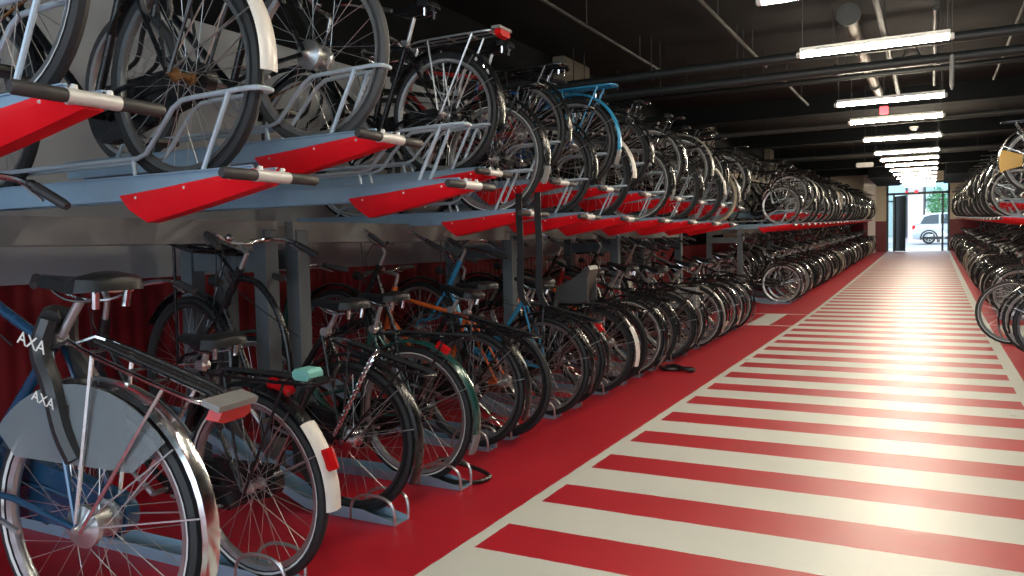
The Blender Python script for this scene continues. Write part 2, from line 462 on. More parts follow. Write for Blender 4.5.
    if rl:
        b = MB()
        if rl == 'guard':
            a = math.radians(g('light_at', 152)); p = R + V(math.cos(a) * .402, 0, math.sin(a) * .402); d = V(math.cos(a), 0, math.sin(a)); t = V(-d.z, 0, d.x)
            v = []
            for dx, w in ((-.04, .016), (-.028, .02), (.028, .02), (.04, .013)):
                for dd, ww in ((-.008, w), (.022, w * .9), (.03, 0), (.022, -w * .9), (-.008, -w)): v.append(p + t * dx + d * dd + V(0, ww, 0))
            f = [(i * 5 + k, i * 5 + (k + 1) % 5, (i + 1) * 5 + (k + 1) % 5, (i + 1) * 5 + k) for i in range(3) for k in range(5)] + [(4, 3, 2, 1, 0), (15, 16, 17, 18, 19)]
            b.add(v, f, 'red_lens')
            b.tube([p + d * -.012 + t * .03, p + d * .0 + t * .03], .012, 'plastic', 6)
        else:
            x = g('cx', -.36) - .025; z = g('cz', .785) - .01
            pr = [(-.07, -.018), (-.06, .02), (.06, .02), (.07, -.018), (.045, -.03), (-.045, -.03)]
            v = [V(x, y, z + zz) for y, zz in pr] + [V(x - .03, y * .85, z + zz * .8) for y, zz in pr]
            b.add(v, [(0, 1, 2, 3, 4, 5), (11, 10, 9, 8, 7, 6)] + [(i, i + 6, (i + 1) % 6 + 6, (i + 1) % 6) for i in range(6)], 'red_lens')
            b.box((x - .034, -.072, z + .012), (x + .02, .072, z + .028), 'grey_plastic')
        put('rear_light', None, b)
        if g('reflector'):
            b = MB(); a = math.radians(112); p = R + V(math.cos(a) * .41, 0, math.sin(a) * .41); t = V(-math.sin(a), 0, math.cos(a)); d = V(math.cos(a), 0, math.sin(a))
            b.tube([p - t * .05, p - t * .035 + d * .012, p + t * .035 + d * .02, p + t * .05 + d * .012], [.016, .024, .026, .016] if False else .022, 'red_lens', 10); put('rear_reflector', 'rear_mudguard', b)
    # seat
    b = MB(); b.tube([st + V(0, 0, -.02), top], .0125, 'alloy', n); b.lathe([(.022, -.02), (.022, .02)], 'alloy', 8, st); put('seat_post', None, b)
    b = MB(); sm = g('saddle', 'leather'); z = top.z + .03; x0 = top.x - .15
    secs = [(-.005, .035, .012), (.0, .06, .024), (.02, .088, .036), (.06, .102, .044), (.11, .082, .038), (.16, .046, .031), (.22, .028, .027), (.275, .022, .023), (.292, .012, .012)]
    v = []; f = []; K = 9
    for x, w, hh in secs:
        dz = .012 * abs(x - .14) / .14
        for k in range(K):
            a = PI * k / (K - 1); v.append(V(x0 + x, w * math.cos(a), z + dz + hh * (math.sin(a) ** .6) - (.010 if k in (0, K - 1) else 0)))
    for i in range(len(secs) - 1):
        for k in range(K - 1): f.append((i * K + k, i * K + k + 1, (i + 1) * K + k + 1, (i + 1) * K + k))
        f.append((i * K + K - 1, i * K, (i + 1) * K, (i + 1) * K + K - 1))
    f.append(tuple(range(K))[::-1]); f.append(tuple((len(secs) - 1) * K + k for k in range(K)))
    b.add(v, f, sm)
    lv = g('level', 0); lm = Matrix.Translation(top) @ Matrix.Rotation(math.radians(lv), 4, 'Y') @ Matrix.Translation(-top)
    b.xf(lm); put('saddle', None, b)
    if q < 2:
        b = MB()
        for s in (1, -1):
            b.tube(smooth([V(x0 + .03, s * .06, z), V(x0 + .08, s * .03, z - .028), V(top.x + .03, s * .02, z - .028), V(x0 + .25, s * .008, z)], 3), .004, 'chrome', 5)
            b.tube([V(x0 + .04, s * .052, z), V(x0 + .045, s * .048, z - .045)], .010, 'chrome', 8) if g('springs', True) else None
        b.xf(lm); put('saddle_rails', 'saddle', b)
    # drive
    cc = g('case', True)
    ys = -.062
    if cc:
        b = MB(); r1, r2 = .105, .062; poly = []
        d = math.atan2(R.z - BB.z, R.x - BB.x); L = math.hypot(BB.x, R.z - BB.z); al = math.acos((r1 - r2) / L)
        nn = (10, 7, 4)[q]
        for i in range(nn + 1):
            a = d + al + (2 * PI - 2 * al) * i / nn; poly.append((BB.x + r1 * math.cos(a), BB.z + r1 * math.sin(a)))
        for i in range(nn + 1):
            a = d - al + 2 * al * i / nn; poly.append((R.x + r2 * math.cos(a), R.z + r2 * math.sin(a)))
        b.prism(poly, ys - .028, ys + .014, cc if isinstance(cc, str) else 'black_paint')
        put('chain_case', None, b)
    b = MB()
    if not cc:
        b.lathe([(.088, ys - .002), (.092, ys), (.088, ys + .002), (.07, ys + .002), (.07, ys - .002)], 'alloy', (24, 14, 8)[q], BB, True)
        for i in range(5): b.rod(BB + V(0, ys, 0), BB + V(.075 * math.cos(i * 1.257), ys, .075 * math.sin(i * 1.257)), .006, 'alloy', 4)
        b.lathe([(.03, ys - .012), (.04, ys - .004), (.045, ys + .004), (.035, ys + .018), (.02, ys + .02)], 'alloy', 12, R)
        for s in (1, -1): b.tube([BB + V(0, ys, s * .09), R + V(0, ys, s * .04)], .004, 'rust', 4)
    a = math.radians(g('crank', 35)); ca = V(math.cos(a), 0, math.sin(a)) * .17
    b.tube([BB + V(0, -.10, 0), BB + V(0, .10, 0)], .011, 'alloy', n)
    for s in (1, -1): b.tube([BB + V(0, s * .095, 0), BB + ca * s + V(0, s * .105, 0)], [.013, .010], 'alloy', n)
    put('crank', None, b)
    for s in (1, -1):
        pb = MB(); e = BB + ca * s + V(0, s * .165, 0); pb.box((e.x - .045, e.y - .045, e.z - .013), (e.x + .045, e.y + .045, e.z + .013), 'plastic', .006)
        pb.rod(e + V(0, -s * .06, 0), e, .006, 'alloy', 5)
        put('pedal', 'crank', pb)
    # carrier
    if g('carrier', True):
        b = MB(); cm = g('carrier_mat', 'black_paint'); z = g('cz', .785); X = g('cx', -.36)
        b.tube(smooth([V(.17, .045, z + .0), V(.05, .065, z), V(X + .06, .065, z), V(X, .04, z), V(X, -.04, z), V(X + .06, -.065, z), V(.05, -.065, z), V(.17, -.045, z)], 3), .0065, cm, max(5, n - 3))
        for x in (.08, -.06, X + .16, X + .03): b.tube([V(x, -.065, z), V(x, .065, z)], .0045, cm, 5)
        b.tube([V(.12, 0, z), V(X, 0, z)], .005, cm, 5)
        for s in (1, -1):
            b.tube([V(X + .12, s * .066, z), V(-.02, s * .07, WR)], .006, cm, 5); b.tube([V(.06, s * .066, z), V(.0, s * .07, WR + .02)], .006, cm, 5)
            b.tube([V(.17, s * .045, z), st + V(-.0, s * .02, -.03)], .005, cm, 5)
        put('carrier', None, b)
        if q == 0:
            b = MB()
            for y in (-.03, -.012, .006): b.tube([V(-.37, y, z), V(-.34, y, z + .012), V(.14, y, z + .012), V(.0, y * 1.5, WR + .03)] if False else [V(X - .01, y, z), V(X + .03, y, z + .01), V(.12, y, z + .01)], .004, 'rubber', 5)
            put('luggage_strap', 'carrier', b)
    if g('skirt'):
        b = MB(); v = []; f = []; n2 = (16, 10, 6)[q]; A0, A1 = g('span', (27, 153))
        for s in (1, -1):
            o0 = len(v)
            for i in range(n2 + 1):
                a = math.radians(A0 + (A1 - A0) * i / n2)
                for r in (.385, min(.383, .172 / math.sin(a))):
                    for dy in (0, .004): v.append(R + V(math.cos(a) * r, s * (.045 + dy + .012 * (r < .3)), math.sin(a) * r))
            for i in range(n2):
                A = o0 + i * 4; B = A + 4
                f += [(A, B, B + 2, A + 2), (A + 1, A + 3, B + 3, B + 1), (A, A + 1, B + 1, B), (A + 2, B + 2, B + 3, A + 3)]
        b.add(v, f, g('skirt')); b.xf(Matrix.Translation(R) @ Matrix.Rotation(math.radians(g('level_skirt', g('level', 0))), 4, 'Y') @ Matrix.Translation(-R)); put('skirt_guard', None, b)
    if q < 2:
        b = MB()
        pts = [V(.03 + .06 * math.cos(math.radians(t)) * 0, .055 * math.cos(math.radians(t)), .62 + .07 * math.sin(math.radians(t))) for t in range(-40, 221, 20)]
        b.tube([V(.12, p.y, p.z - .0) for p in pts], .011, 'plastic', 6); put('wheel_lock', None, b)
        b = MB(); b.tube([BB + V(-.05, .04, -.02), BB + V(-.16, .10, -.20)] if g('stand', True) == 'down' else [BB + V(-.05, .05, -.015), BB + V(-.30, .085, .0)], .008, 'alloy', 6); put('kickstand', None, b)
    if g('sleeve'):
        b = MB(); d = (st - BB).normalized(); e = st + d * .05
        for s in (1, -1): b.tube(smooth([e + V(.03, s * .028, .01), st + V(.0, s * .045, -.03), V(.18, s * .058, .70), V(.11, s * .062, .60), V(.05, s * .06, .54)], 5), .027, 'plastic', 8)
        b.tube(smooth([e + V(.03, .028, .01), e + V(.05, 0, .015), e + V(.03, -.028, .01)], 4), .027, 'plastic', 8)
        put('lock_sleeve', None, b)
    if g('chain_lock'):
        b = MB(); pts = smooth([V(-.06, .0, .80), V(-.09, .075, .80), V(-.07, .10, .70), V(-.03, .10, .56), V(-.0, .10, .46), V(.03, .085, .38)], 9)
        for i in range(len(pts) - 1):
            p = (pts[i] + pts[i + 1]) / 2; t = (pts[i + 1] - pts[i]).normalized(); u = (t.orthogonal() if i % 2 else t.cross(t.orthogonal())).normalized()
            b.tube([p + t * .016 * math.cos(k * PI / 4) + u * .009 * math.sin(k * PI / 4) for k in range(8)], .004, 'chrome', 5, True)
        put('chain_lock', None, b)
    if g('child_seat'):
        b = MB(); cm = 'seat_grey'; z = .80
        pr = [(-.10, .0), (.14, .0), (.16, .03), (-.06, .045), (-.13, .34), (-.18, .36), (-.20, .32)]
        b.prism([(x - .12, z + zz) for x, zz in pr], -.12, .12, cm)
        for s in (1, -1):
            b.prism([(-.30, z + .02), (.04, z + .02), (.02, z + .16), (-.12, z + .22), (-.29, z + .34)], s * .12 - .010, s * .12 + .010, cm)
            b.tube([V(.0, s * .15, z + .03), V(.08, s * .17, z - .14), V(.06, s * .17, z - .30)], [.03, .024], cm, 7); b.box((.02, s * .17 - .04, z - .33), (.17, s * .17 + .04, z - .30), cm, .008)
        b.box((-.27, -.10, z + .20), (-.255, .10, z + .34), 'beige_plastic', .005)
        c0 = V(-.12, 0, z); b.v = [c0 + (x - c0) * .78 for x in b.v]
        put('child_seat', None, b)
    if g('rear_crate'):
        b = MB(); cm = 'grey_plastic'; z0 = .54; x0, x1, ya, yb = -.30, -.04, .09, .23
        b.box((x0, ya, z0), (x1, yb, z0 + .012), cm)
        for j in range(3):
            zz = z0 + .012 + j * .075
            for y in (ya, yb): b.box((x0, y - .006, zz), (x1, y + .006, zz + .05), cm)
            for x in (x0, x1): b.box((x - .006, ya, zz), (x + .006, yb, zz + .05), cm)
        for x in (x0, x1):
            for y in (ya, yb): b.box((x - .012, y - .012, z0), (x + .012, y + .012, z0 + .225), cm)
        put('rear_crate', None, b)
    if g('pannier'):
        for s in (1, -1):
            b = MB(); b.box((-.34, s * .12 - .055, .45), (.0, s * .12 + .055, .77), g('pannier'), .03); b.box((-.34, s * .12 - .06, .68), (.0, s * .12 + .06, .785), g('pannier'), .02)
            put('pannier_bag', None, b)
    if g('tealcap'):
        b = MB(); b.box((-.33, -.035, .79), (-.25, .035, .83), 'teal_plastic', .012); put('saddlebag_clip', None, b)
    return P

PROTO = {}
def proto(key, o, q):
    k = (key, q)
    if k in PROTO: return PROTO[k]
    P = bike_parts(o, q)
    if q == 0: res = [(nm, par, mb.mesh(nm)) for nm, par, mb in P]
    elif q == 1:
        keep = {'frame', 'front_wheel', 'rear_wheel', 'rear_mudguard', 'front_mudguard', 'mudguard_tail', 'saddle', 'handlebar', 'carrier', 'rear_light', 'chain_case', 'crank', 'child_seat', 'rear_crate', 'pannier_bag', 'front_basket', 'front_carrier', 'skirt_guard', 'fork'}
        acc = {}; order = []
        for nm, par, mb in P:
            t = nm if (nm in keep) else (par if par in keep else 'frame')
            if t == 'pannier_bag': t = nm + str(len(order))
            if t not in acc: acc[t] = MB(); order.append((t, par if nm == 'mudguard_tail' else None))
            acc[t].merge(mb)
        res = [(t.rstrip('0123456789'), par, acc[t].mesh(t)) for t, par in order]
    else:
        b = MB()
        for nm, par, mb in P: b.merge(mb)
        res = b.mesh('bicycle')
    PROTO[k] = res
    return res

STY = {
 'near_blue': dict(paint='navy', frame='diamond', guard='chrome', flap='grey_plastic', case='navy', hub='drum', skirt='skirt_grey', span=(38, 138), carrier_mat='chrome', light='carrier', sleeve=True, bar='city', seat=1.0, level=16, cz=.83, cx=-.30, rim='alloy', strip=True, steer=6),
 'near_white_tail': dict(paint='black_paint', frame='oma', guard='black_paint', tail='white_paint', light='guard', light_at=158, reflector=True, bar='city', bar_mat='chrome', rim='alloy', seat=.92, strip=True, tealcap=True, carrier_mat='black_paint', steer=22),
 'near_chain': dict(paint='black_paint', frame='swan', guard='black_paint', hub='drum', drum='chrome', chain_lock=True, level=13, front_rack=True, light=None, bar='city', seat=.97, rim='rim_black', steer=8, carrier=True),
 'near_green': dict(paint='green', frame='low', guard='green', flap='grey_plastic', rim='alloy', light='guard', light_at=118, bar='city', seat=1.0, strip=True, steer=-5),
 'dark_city': dict(light=None, paint='black_paint', frame='oma', bar='oma', seat=.95, rim='rim_grey', steer=5, crank=60),
 'dark_strip': dict(paint='black_paint', frame='diamond', strip=True, bar='city', seat=1.02, rim='alloy', guard='black_paint', flap='grey_plastic', steer=-8, crank=120),
 'white_tail': dict(paint='black_paint', frame='oma', tail='white_paint', bar='oma', seat=.95, rim='rim_grey', light=None, steer=4),
 'chrome': dict(light=None, paint='grey_paint', frame='diamond', guard='chrome', bar='city', rim='alloy', seat=1.0, strip=True, steer=-4, crank=80),
 'blue': dict(light=None, paint='royal_blue', frame='diamond', guard='sky_blue', flap='grey_plastic', carrier_mat='sky_blue', bar='flat', rim='alloy', case=False, seat=1.0, steer=5),
 'orange': dict(paint='orange', frame='diamond', guard=None, bar='flat', case=False, carrier=False, rim='rim_black', light=None, seat=1.0, saddle='leather', steer=-6, springs=False),
 'sky': dict(paint='sky_blue', frame='low', guard='black_paint', bar='city', rim='alloy', child_seat=False, seat=.95, steer=3, crank=10),
 'child': dict(light='guard', light_at=140, paint='black_paint', frame='low', child_seat=True, bar='oma', rim='rim_grey', steer=-3),
 'silver': dict(light=None, paint='silver_paint', frame='low', guard='silver_paint', bar='city', rim='alloy', strip=True, seat=.98, steer=7, crank=140),
 'cream': dict(light=None, paint='grey_paint', frame='swan', tyre='cream_rubber', guard='silver_paint', rim='alloy', bar='oma', basket='wicker', seat=.95, steer=-5),
 'crate': dict(paint='black_paint', frame='diamond', rear_crate=True, bar='city', rim='alloy', strip=True, steer=5),
 'red': dict(light=None, paint='dark_red', frame='diamond', guard='black_paint', bar='flat', case=False, rim='alloy', seat=1.0, steer=-4),
 'drum': dict(paint='black_paint', frame='diamond', hub='drum', drum='alloy', tyre='rubber_worn', rim='alloy', strip=False, guard=None, light=None, bar='city', seat=1.0, case=False, steer=3, carrier=False),
 'bare': dict(paint='black_paint', frame='diamond', guard=None, light=None, bar='flat', case=False, carrier=False, rim='rim_grey', strip=True, tyre='rubber', seat=1.0, steer=2),
 'pannier': dict(paint='green', frame='low', guard='chrome', pannier='plastic', bar='city', rim='rim_grey', seat=.97, steer=-7),
 'yellow': dict(paint='black_paint', frame='diamond', skirt='yellow', level_skirt=-88, span=(72, 108), guard='chrome', bar='city', rim='alloy', strip=True, seat=1.0, steer=6),
 'basket': dict(paint='black_paint', frame='oma', basket='crate', bar='oma', rim='rim_grey', strip=True, steer=-3),
}
DESC = {
 'near_blue': 'dark blue bicycle with a padded lock sleeve', 'near_white_tail': 'black bicycle with white tail and red reflectors', 'near_chain': 'black swan-neck bicycle with hanging chain lock',
 'near_green': 'dark green bicycle with glossy green mudguards', 'dark_city': 'black step-through roadster bicycle', 'dark_strip': 'black bicycle with pale-striped tyres', 'white_tail': 'black roadster bicycle with a white mudguard tail',
 'chrome': 'grey bicycle with chrome mudguards', 'blue': 'blue bicycle with sky blue mudguards', 'orange': 'orange-framed bicycle without mudguards', 'sky': 'light blue low-step bicycle', 'child': 'black bicycle with a grey child seat',
 'silver': 'silver low-step bicycle', 'cream': 'grey bicycle with cream tyres', 'crate': 'black bicycle with a grey crate beside its wheel', 'red': 'dark red bicycle', 'drum': 'black bicycle with a large silver hub',
 'bare': 'black bicycle without mudguards', 'pannier': 'green bicycle with black pannier bags', 'yellow': 'black bicycle with a yellow guard beside its wheel', 'basket': 'black bicycle with a grey crate in front',
}
ORD = 'first second third fourth fifth sixth seventh eighth ninth tenth eleventh twelfth thirteenth fourteenth fifteenth sixteenth seventeenth eighteenth nineteenth twentieth'.split()
GROUP = {}

def bicycle(key, x, y, z, side, q, label, group, pitch=0.0, lean=0.0, yaw=0.0):
    """side -1: heads for the grey wall (towards -x); side 1: the row across the walkway"""
    data = proto(key, STY[key], q)
    sp_ = math.sin(math.radians(-pitch)); x += side * WR * sp_; z += WR * (1 - math.cos(math.radians(pitch)))   # the wheel stays on its contact point when the front is lifted
    rot = (math.radians(lean), math.radians(pitch), (PI if side < 0 else 0) + math.radians(yaw))
    if q == 2:
        o = bpy.data.objects.new('bicycle', data); COL.objects.link(o); o.location = (x, y, z); o.rotation_euler = rot
        return tag(o, label, 'bicycle', group)
    r = empty('bicycle', (x, y, z), rot); tag(r, label, 'bicycle', group)
    d = {}
    for nm, par, me in data:
        c = bpy.data.objects.new(nm, me); COL.objects.link(c); c.parent = d.get(par, r)
        if nm not in d: d[nm] = c
        if nm == 'mudguard_tail': c['label'] = 'white mudguard tail'
    return r

# ---------------------------------------------------------------- two-tier rack pieces
def rack_tray_parts(q):
    """x runs out to the walkway, origin at the handle; z = 0 at the top edge of the channel"""
    out = []; n = (8, 6, 4)[q]
    b = MB(); w = .045; t = .003; L = -1.92
    v = []
    for x, dp in ((L, .082), (-.66, .082), (-.03, .03)):
        v += [V(x, y, z) for y, z in [(-w - .013, 0), (-w, 0), (-w, -.045 * dp / .082), (w, -.045 * dp / .082), (w, 0), (w + .013, 0), (w + .013, -.004), (w + t, -.004), (w + t, -dp), (w - .008, -dp), (w - .008, -.05 * dp / .082), (-w + .008, -.05 * dp / .082), (-w + .008, -dp), (-w - t, -dp), (-w - t, -.004), (-w - .013, -.004)]]
    K = 16
    b.add(v, [(j * K + k, j * K + (k + 1) % K, (j + 1) * K + (k + 1) % K, (j + 1) * K + k) for j in range(2) for k in range(K)] + [tuple(range(K))[::-1], tuple(range(2 * K, 3 * K))], 'galv')
    out.append(('channel', None, b))
    b = MB(); r = .0085; hy = .040; hz = .235
    def side(s): return [V(-1.55, s * hy, .0), V(-1.50, s * hy, .058), V(-.58, s * hy, .058), V(-.53, s * hy, .072), V(-.39, s * hy, hz - .026), V(-.345, s * hy, hz - .003), V(-.29, s * hy, hz), V(-.05, s * hy, hz + .004)]
    A = side(-1); B = side(1)
    b.tube(A + [V(-.015, -hy * .7, hz + .004), V(-.01, 0, hz + .004), V(-.015, hy * .7, hz + .004)] + B[::-1], r, 'hoop_paint', n)
    for s in (1, -1):
        b.tube([V(-.13, s * hy, hz), V(-.255, s * (hy + .004), -.003)], r, 'hoop_paint', n); b.tube([V(-.60, s * hy, .058), V(-.587, s * (hy + .003), -.003)], r * .85, 'hoop_paint', n)
    out.append(('guard_rail', None, b))
    # red folded cover under the tip
    b = MB()
    top = [(-.655, -.066), (-.46, -.052), (-.22, -.030), (-.02, -.012)]; bot = [(-.56, -.160), (-.40, -.134), (-.19, -.096), (.0, -.060)]
    v = []; f = []
    for s in (-1, 1):
        for (x, z) in top: v.append(V(x, s * .060, z))
        for i, (x, z) in enumerate(bot): v.append(V(top[i][0] * .5 + x * .5, s * .060, min(top[i][1] - .01, z + .045)))
        for (x, z) in bot: v.append(V(x, s * .026, z))
    for i in range(3):
        for o0, fl in ((0, 0), (12, 1)):
            for k in (0, 4):
                q4 = (o0 + k + i, o0 + k + i + 1, o0 + k + 5 + i, o0 + k + 4 + i); f.append(q4[::-1] if fl else q4)
        f.append((8 + i, 9 + i, 21 + i, 20 + i))
    f += [(0, 4, 8, 20, 16, 12), (3, 15, 19, 23, 11, 7), (2, 3, 15, 14)]
    b.add(v, f, 'tray_red')
    if q < 2:
        for x, z in ((-.57, -.072), (-.33, -.050), (-.12, -.032)):
            for s in (1, -1): b.ball((x, s * .0595, z - .004), .0055, 'bracket', 6, 4)
    out.append(('end_cover', None, b))
    hz = -.035
    b = MB(); b.tube([V(.0, -.07, hz), V(.0, .07, hz)], .019, 'bracket', 12 if q < 2 else 6); b.box((-.035, -.05, hz - .016), (.0, .05, hz + .012), 'bracket', .004)
    for s in (1, -1): b.tube([V(-.004, s * .048, hz + .01), V(0, s * .046, hz + .03)], [.012, .007], 'bracket', 6)
    out.append(('handle', None, b))
    for s in (1, -1):
        b = MB(); b.tube([V(0, s * .066, hz), V(0, s * .074, hz), V(0, s * .192, hz), V(0, s * .20, hz)], [.016, .018, .018, .014] if q < 2 else .018, 'grip_rubber', 12 if q < 2 else 6)
        out.append(('handle_grip', 'handle', b))
    return out
TRAY = {}
def rack_tray(x, y, z, side, q, label, group):
    if q not in TRAY:
        P = rack_tray_parts(q)
        if q < 2: TRAY[q] = [(a, b, m.mesh(a)) for a, b, m in P]
        else:
            t = MB()
            for a, b, m in P: t.merge(m)
            TRAY[q] = t.mesh('rack_tray')
    rz = 0 if side < 0 else PI
    if q == 2:
        o = bpy.data.objects.new('rack_tray', TRAY[2]); COL.objects.link(o); o.location = (x, y, z); o.rotation_euler = (0, 0, rz)
        return tag(o, label, 'rack tray', group)
    r = empty('rack_tray', (x, y, z), (0, 0, rz)); tag(r, label, 'rack tray', group); d = {}
    for a, b, me in TRAY[q]:
        c = bpy.data.objects.new(a, me); COL.objects.link(c); c.parent = d.get(b, r)
        if a not in d: d[a] = c
    return r

RAIL = {}
def floor_rail(x, y, side, raised, label, group):
    if not RAIL:
        w = .045; t = .004; h = .055
        pr = [(-w, 0), (w, 0), (w + .012, h), (w + .012 - t, h), (w - t, t), (-w + t, t), (-w - .012 + t, h), (-w - .012, h)]
        K = len(pr)
        for nm, path in (('rail', ((-1.85, 0, 1), (-.14, 0, 1), (.03, 0, .35))), ('raised', ((-1.62, .36, 1), (-1.30, .33, 1), (-.50, .012, 1), (-.42, 0, 1), (-.14, 0, 1), (.03, 0, .35)))):
            b = MB(); v = []; J = len(path)
            for xx, dz, sh in path: v += [V(xx, yy, dz + zz * (sh if zz > t else 1)) for yy, zz in pr]
            b.add(v, [(j * K + k, j * K + (k + 1) % K, (j + 1) * K + (k + 1) % K, (j + 1) * K + k) for j in range(J - 1) for k in range(K)] + [tuple(range(K))[::-1], tuple(range((J - 1) * K, J * K))], 'galv')
            RAIL[nm] = b.mesh('channel')
        b = MB(); b.box((-1.40, -.03, 0), (-1.35, .03, .335), 'galv'); b.box((-1.46, -.06, 0), (-1.29, .06, .01), 'galv'); RAIL['leg'] = b.mesh('support_leg')
        for s in (1, -1):
            b = MB(); y0 = s * .05
            b.tube(smooth([V(-.22, y0, .004), V(-.20, y0 * 1.1, .085), V(-.13, y0 * 1.2, .125), V(-.02, y0 * 1.2, .125), V(.03, y0 * 1.1, .085), V(.035, y0, .004)], 4), .0075, 'alloy', 7)
            RAIL[s] = b.mesh('guide_hoop')
    r = empty('floor_rail', (x, y, gz(y)), (0, 0, 0 if side < 0 else PI)); tag(r, label, 'bike rail', group)
    for nm, k in (('channel', 'raised' if raised else 'rail'), ('guide_hoop', 1), ('guide_hoop', -1)) + ((('support_leg', 'leg'),) if raised else ()):
        c = bpy.data.objects.new(nm, RAIL[k]); COL.objects.link(c); c.parent = r
    return r

def bike_rack(x0, xb, ya, yb, side, label):
    """posts, cross beams and long beams of one section; x0 front post line, xb rear"""
    r = empty('bike_rack', ((x0 + xb) / 2, (ya + yb) / 2, gz((ya + yb) / 2))); tag(r, label, 'bike rack', 'steel frames of the two-tier racks')
    ox, oy, oz = r.location
    npost = max(2, round((yb - ya) / 3.0) + 1)
    for i in range(npost):
        y = ya + (yb - ya) * i / (npost - 1); g = gz(y)
        for x in (x0, xb):
            b = MB(); w = .045
            b.box((x - w - ox, y - w - oy, g - oz), (x + w - ox, y + w - oy, g + 1.36 - oz), 'post_steel', .008)
            b.box((x - .08 - ox, y - .08 - oy, g - oz), (x + .08 - ox, y + .08 - oy, g + .012 - oz), 'post_steel')
            b.build('post', r)
        b = MB(); b.box((min(x0, xb) - ox, y - .03 - oy, g + 1.14 - oz), (max(x0, xb) - ox, y + .03 - oy, g + 1.25 - oz), 'post_steel'); b.build('cross_beam', r)
    for x in (x0, xb):
        b = MB(); n = max(1, int((yb - ya) / 2)); v = []; f = []
        for i in range(n + 1):
            y = ya - .06 + (yb - ya + .12) * i / n; g = gz(y) - oz
            v += [V(x - .03 - ox, y - oy, g + 1.29), V(x + .03 - ox, y - oy, g + 1.29), V(x + .03 - ox, y - oy, g + 1.405), V(x - .03 - ox, y - oy, g + 1.405)]
        for i in range(n):
            for k in range(4): f.append((i * 4 + k, i * 4 + (k + 1) % 4, i * 4 + 4 + (k + 1) % 4, i * 4 + 4 + k))
        f += [(3, 2, 1, 0), tuple(n * 4 + k for k in range(4))]
        b.add(v, f, 'galv_dull'); b.build('long_beam', r)
    return r

def strip(name, x0, x1, z0, z1, ya, yb, m, step=1.5):
    """box that follows the ramp"""
    n = max(1, int((yb - ya) / step)); b = MB(); v = []; f = []
    for i in range(n + 1):
        y = ya + (yb - ya) * i / n; g = gz(y)
        v += [V(x0, y, g + z0), V(x1, y, g + z0), V(x1, y, g + z1), V(x0, y, g + z1)]
    for i in range(n):
        for k in range(4): f.append((i * 4 + k, i * 4 + (k + 1) % 4, i * 4 + 4 + (k + 1) % 4, i * 4 + 4 + k))
    f += [(3, 2, 1, 0), tuple(n * 4 + k for k in range(4))]
    return b.add(v, f, m)

# ---------------------------------------------------------------- room
YA, YB = -5.0, 39.2
XW, XE = -4.15, 3.3
HC = 3.55
struct(strip('floor', XW, XE, -.2, 0, YA, YB, 'painted_floor', .4).build('floor'))
struct(strip('ceiling', XW, XE, HC, HC + .2, YA, YB, 'ceiling_dark').build('ceiling'))
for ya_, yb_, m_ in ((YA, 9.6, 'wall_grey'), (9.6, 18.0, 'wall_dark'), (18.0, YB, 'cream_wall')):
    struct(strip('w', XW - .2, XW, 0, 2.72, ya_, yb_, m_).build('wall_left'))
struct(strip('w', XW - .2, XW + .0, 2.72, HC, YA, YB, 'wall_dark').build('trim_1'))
struct(strip('w', XW, XW + .012, 0, 1.1, YA, YB, 'red_dado').build('trim_2'))
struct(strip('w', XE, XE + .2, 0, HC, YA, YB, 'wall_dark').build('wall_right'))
struct(strip('w', XE - .012, XE, 0, 1.1, YA, YB, 'red_dado').build('trim_3'))
# cross beams of the slab and columns on the wall
for i, y in enumerate((14.2, 19.4, 24.6, 29.6, 34.4)):
    g = gz(y); b = MB(); b.box((XW, y - .2, g + 3.25), (XE, y + .2, g + HC + .05), 'wall_dark'); struct(b.build('trim_%d' % (4 + i)))
for i, (y, w) in enumerate(((9.0, .8), (16.0, .6), (23.0, .6), (30.0, .6))):
    b = MB(); b.box((XW, y, gz(y) + 2.75), (XW + .16, y + w, gz(y) + HC), 'column_paint', .01); struct(b.build('column'))

# end wall with the street door
ge = gz(YB); DX0, DX1 = -1.80, .70
b = MB(); b.box((XW, YB, ge - .1), (DX0, YB + .25, ge + HC + .1), 'cream_wall'); b.box((DX1, YB, ge - .1), (XE, YB + .25, ge + HC + .1), 'cream_wall')
b.box((DX0, YB, ge + 3.06), (DX1, YB + .25, ge + HC + .1), 'cream_wall'); struct(b.build('wall_back'))
b = MB(); b.box((XW, YB - .012, ge - .1), (DX0, YB, ge + 1.36), 'red_dado'); struct(b.build('trim_10'))
b = MB(); b.box((DX1, YB - .012, ge - .1), (XE, YB, ge + 1.36), 'red_dado'); struct(b.build('trim_11'))
# pale column at the end of the long rack
b = MB(); b.box((-2.62, 37.7, gz(37.7) - .05), (-2.17, 38.1, gz(38) + HC), 'white_wall', .015); struct(b.build('pillar'))
b = MB(); b.box((-2.63, 37.69, gz(37.7) - .05), (-2.45, 37.70, gz(38) + 1.36), 'red_dado'); struct(b.build('trim_12'))
# dropped boxes either side of the lamps near the door
b = MB(); b.box((-2.15, 33.0, gz(33) + 3.05), (-1.25, 39.1, gz(33) + HC + .2), 'wall_dark'); struct(b.build('trim_13'))
b = MB(); b.box((.45, 33.0, gz(33) + 3.05), (XE, 39.1, gz(33) + HC + .2), 'wall_dark'); struct(b.build('trim_14'))
